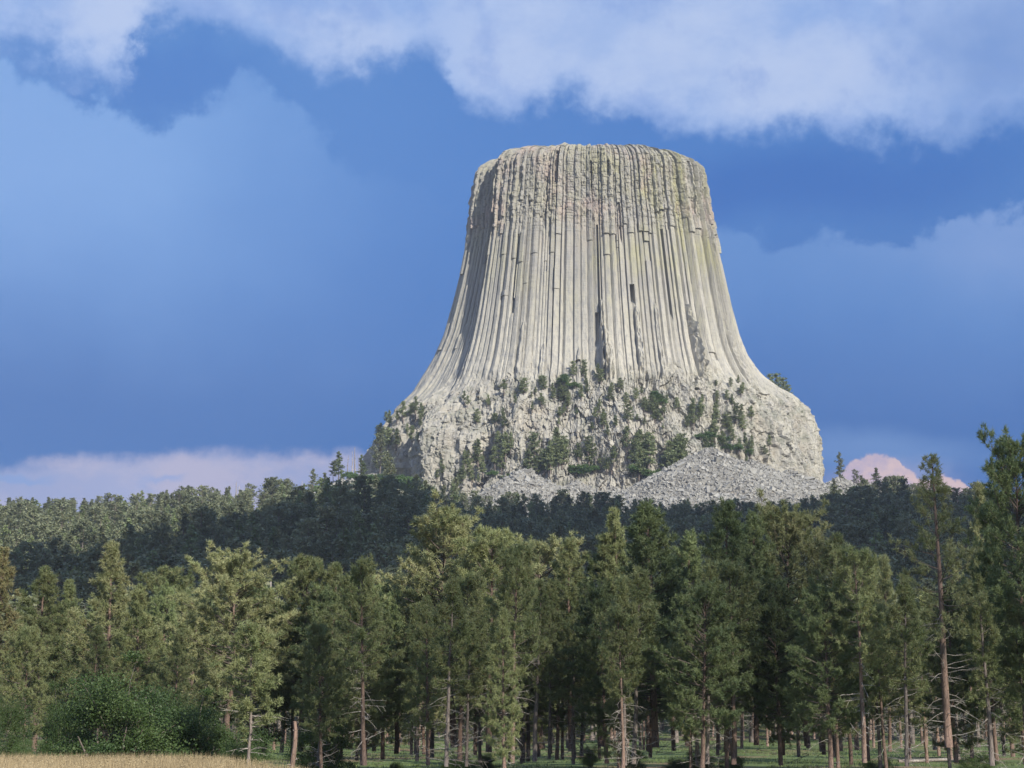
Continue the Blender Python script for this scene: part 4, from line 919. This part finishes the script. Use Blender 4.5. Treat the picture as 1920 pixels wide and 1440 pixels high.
# ------------------------------------------------------------------ grasses
rng = np.random.default_rng(2)
mb = MB(); n = 60000; y = 30+rng.random(n)*42; x = rng.uniform(-.34, -.12, n)*y; z = terr(x, y)
k_ = (np.random.default_rng(3).random(n) < .5+.5*sstep(-.3, .4, fbm(x/2.5, y/2.5, 0, 8, 2)))
c_ = np.stack([x, y, z-.03], -1)[k_]; nn = len(c_); d = np.stack([rng.normal(0, .22, nn)+.05, rng.normal(0, .22, nn), np.ones(nn)], -1); d /= np.linalg.norm(d, axis=1)[:, None]
mb.blades(c_, d, rng.uniform(.3, .75, nn), .009, rng)
tips = c_+d*(.55*rng.random(nn)[:, None]*.3+.38); s_ = rng.random(nn) < .25; mb.leaves(tips[s_], .03, rng)
tag(link('dry_grass', mb.mesh('dry_grass', [M['dry_grass']])), 'tall tan seeding grass of the meadow in the lower left corner', 'grass', kind='stuff')
mb = MB(); n = 110000; y = 66+rng.random(n)**.9*215; x = rng.uniform(-.36, .36, n)*y; z = terr(x, y)
k_ = fbm(x/9, y/9, 0, 18, 3) > .15-.5*rng.random(n); c_ = np.stack([x, y, z-.03], -1)[k_]; nn = len(c_); d = np.stack([rng.normal(0, .3, nn), rng.normal(0, .3, nn), np.ones(nn)], -1); d /= np.linalg.norm(d, axis=1)[:, None]
mb.blades(c_, d, rng.uniform(.12, .38, nn), .03, rng)
tag(link('green_grass', mb.mesh('green_grass', [M['green_grass']])), 'fresh green grass growing on the forest floor between the pine stems', 'grass', kind='stuff')

# ------------------------------------------------------------------ cloud high behind the camera whose shade lies on the hillside
def shade_cloud(name, poly, zref, alt, seed, edw=None, hole=None, hth=-.2):
    poly = np.array(poly, float); L = (alt-zref)/SUND.z; ox, oy = SUND.x*L, SUND.y*L; st = 9.0
    x0, y0 = poly.min(0)-30; x1, y1 = poly.max(0)+30; ax = np.arange(x0, x1, st); ay = np.arange(y0, y1, st); AX, AY = np.meshgrid(ax, ay)
    wx = AX+22*fbm(AX/70, AY/70, 0, seed, 4, .6); wy = AY+22*fbm(AX/70, AY/70, 3.3, seed+3, 4, .6)
    ins = np.zeros(AX.shape, bool); dist = np.full(AX.shape, 1e9); n_ = len(poly)
    for k_ in range(n_):
        (xa, ya), (xb, yb) = poly[k_], poly[(k_+1) % n_]
        cond = ((ya > wy) != (yb > wy)) & (wx < (xb-xa)*(wy-ya)/((yb-ya) if yb != ya else 1e-9)+xa); ins ^= cond
        t_ = np.clip(((wx-xa)*(xb-xa)+(wy-ya)*(yb-ya))/((xb-xa)**2+(yb-ya)**2), 0, 1); dist = np.minimum(dist, np.hypot(wx-xa-t_*(xb-xa), wy-ya-t_*(yb-ya)))
    ed = np.where(AX < -100, 120., 30.)
    ins &= (dist > ed) | (fbm(AX/20, AY/20, 0, seed+9, 3) > .25-dist/ed*.9)
    if edw: ins &= (fbm(AX/hole, AY/hole, 7.7, seed+21, 3) > hth)
    th = np.sqrt(np.clip(dist, 1, 200))*1.1; zt_ = alt+th*(1+.5*fbm(AX/45, AY/45, 0, seed+5, 4)); zb_ = alt-th*.35*(1+.5*fbm(AX/45, AY/45, 5, seed+6, 4))
    ny_, nx_ = AX.shape; vt = np.stack([AX+ox, AY+oy, zt_], -1).reshape(-1, 3); vb_ = np.stack([AX+ox, AY+oy, zb_], -1).reshape(-1, 3)
    i, j = np.meshgrid(np.arange(ny_-1), np.arange(nx_-1), indexing='ij'); cell = ins[:-1, :-1]
    fq = np.stack([i*nx_+j, i*nx_+j+1, (i+1)*nx_+j+1, (i+1)*nx_+j], -1); O = ny_*nx_; fs = [fq[cell], fq[cell][:, ::-1]+O]
    for di, dj, a_, b_ in [(-1, 0, 0, 1), (1, 0, 2, 3), (0, -1, 3, 0), (0, 1, 1, 2)]:
        nb_ = np.zeros_like(cell); src_ = cell
        sh = np.roll(cell, (-di, -dj), (0, 1))
        if di == -1: sh[0] = False
        if di == 1: sh[-1] = False
        if dj == -1: sh[:, 0] = False
        if dj == 1: sh[:, -1] = False
        w_ = fq[cell & ~sh]; fs.append(np.stack([w_[:, b_], w_[:, a_], w_[:, a_]+O, w_[:, b_]+O], -1))
    o = link(name, mesh_np(name, np.concatenate([vt, vb_]), fs, [M['cloud']], smooth=True)); tag(o, kind='structure'); return o
shade_cloud('cloud', [(-560, 270), (-290, 400), (-185, 500), (-160, 600), (-140, 690), (-126, 770), (-106, 860), (-74, 945), (-38, 985), (60, 1016), (160, 1018), (260, 1040), (440, 1070), (470, 270)], 100, 1000, 5, 1, 24., -.50)

shade_cloud('cloud', [(-260, 74), (-260, 84), (-60, 85), (-18, 89), (4, 97), (15, 112), (21, 78), (32, 76), (38, 108), (260, 120), (260, 70), (0, 66)], 0, 820, 25, 1, 15.)  # second cloud, out of view, added and outlined to shade the lower front pines

# ------------------------------------------------------------------ haze
hm = bpy.data.materials.new('haze'); hm.use_nodes = True; hm.node_tree.nodes.clear(); q = NG(hm.node_tree)
ho = q.new('ShaderNodeOutputMaterial'); pv = q.new('ShaderNodeVolumePrincipled'); pv.inputs['Color'].default_value = (.80, .88, 1, 1)
pv.inputs['Density'].default_value = .00008; pv.inputs['Anisotropy'].default_value = 0.0; q.L.new(pv.outputs[0], ho.inputs['Volume'])
hb = MB(); a = np.array([(-1200, -300, -75), (1200, -300, -75), (1200, 2200, -75), (-1200, 2200, -75), (-1200, -300, 466), (1200, -300, 466), (1200, 2200, 466), (-1200, 2200, 466)], float)
hb.add(a, np.array([[0, 3, 2, 1], [4, 5, 6, 7], [0, 1, 5, 4], [1, 2, 6, 5], [2, 3, 7, 6], [3, 0, 4, 7]]))
tag(link('haze', hb.mesh('haze', [hm])), 'thin bluish haze in the air between the viewer and the tower', 'haze', kind='stuff')
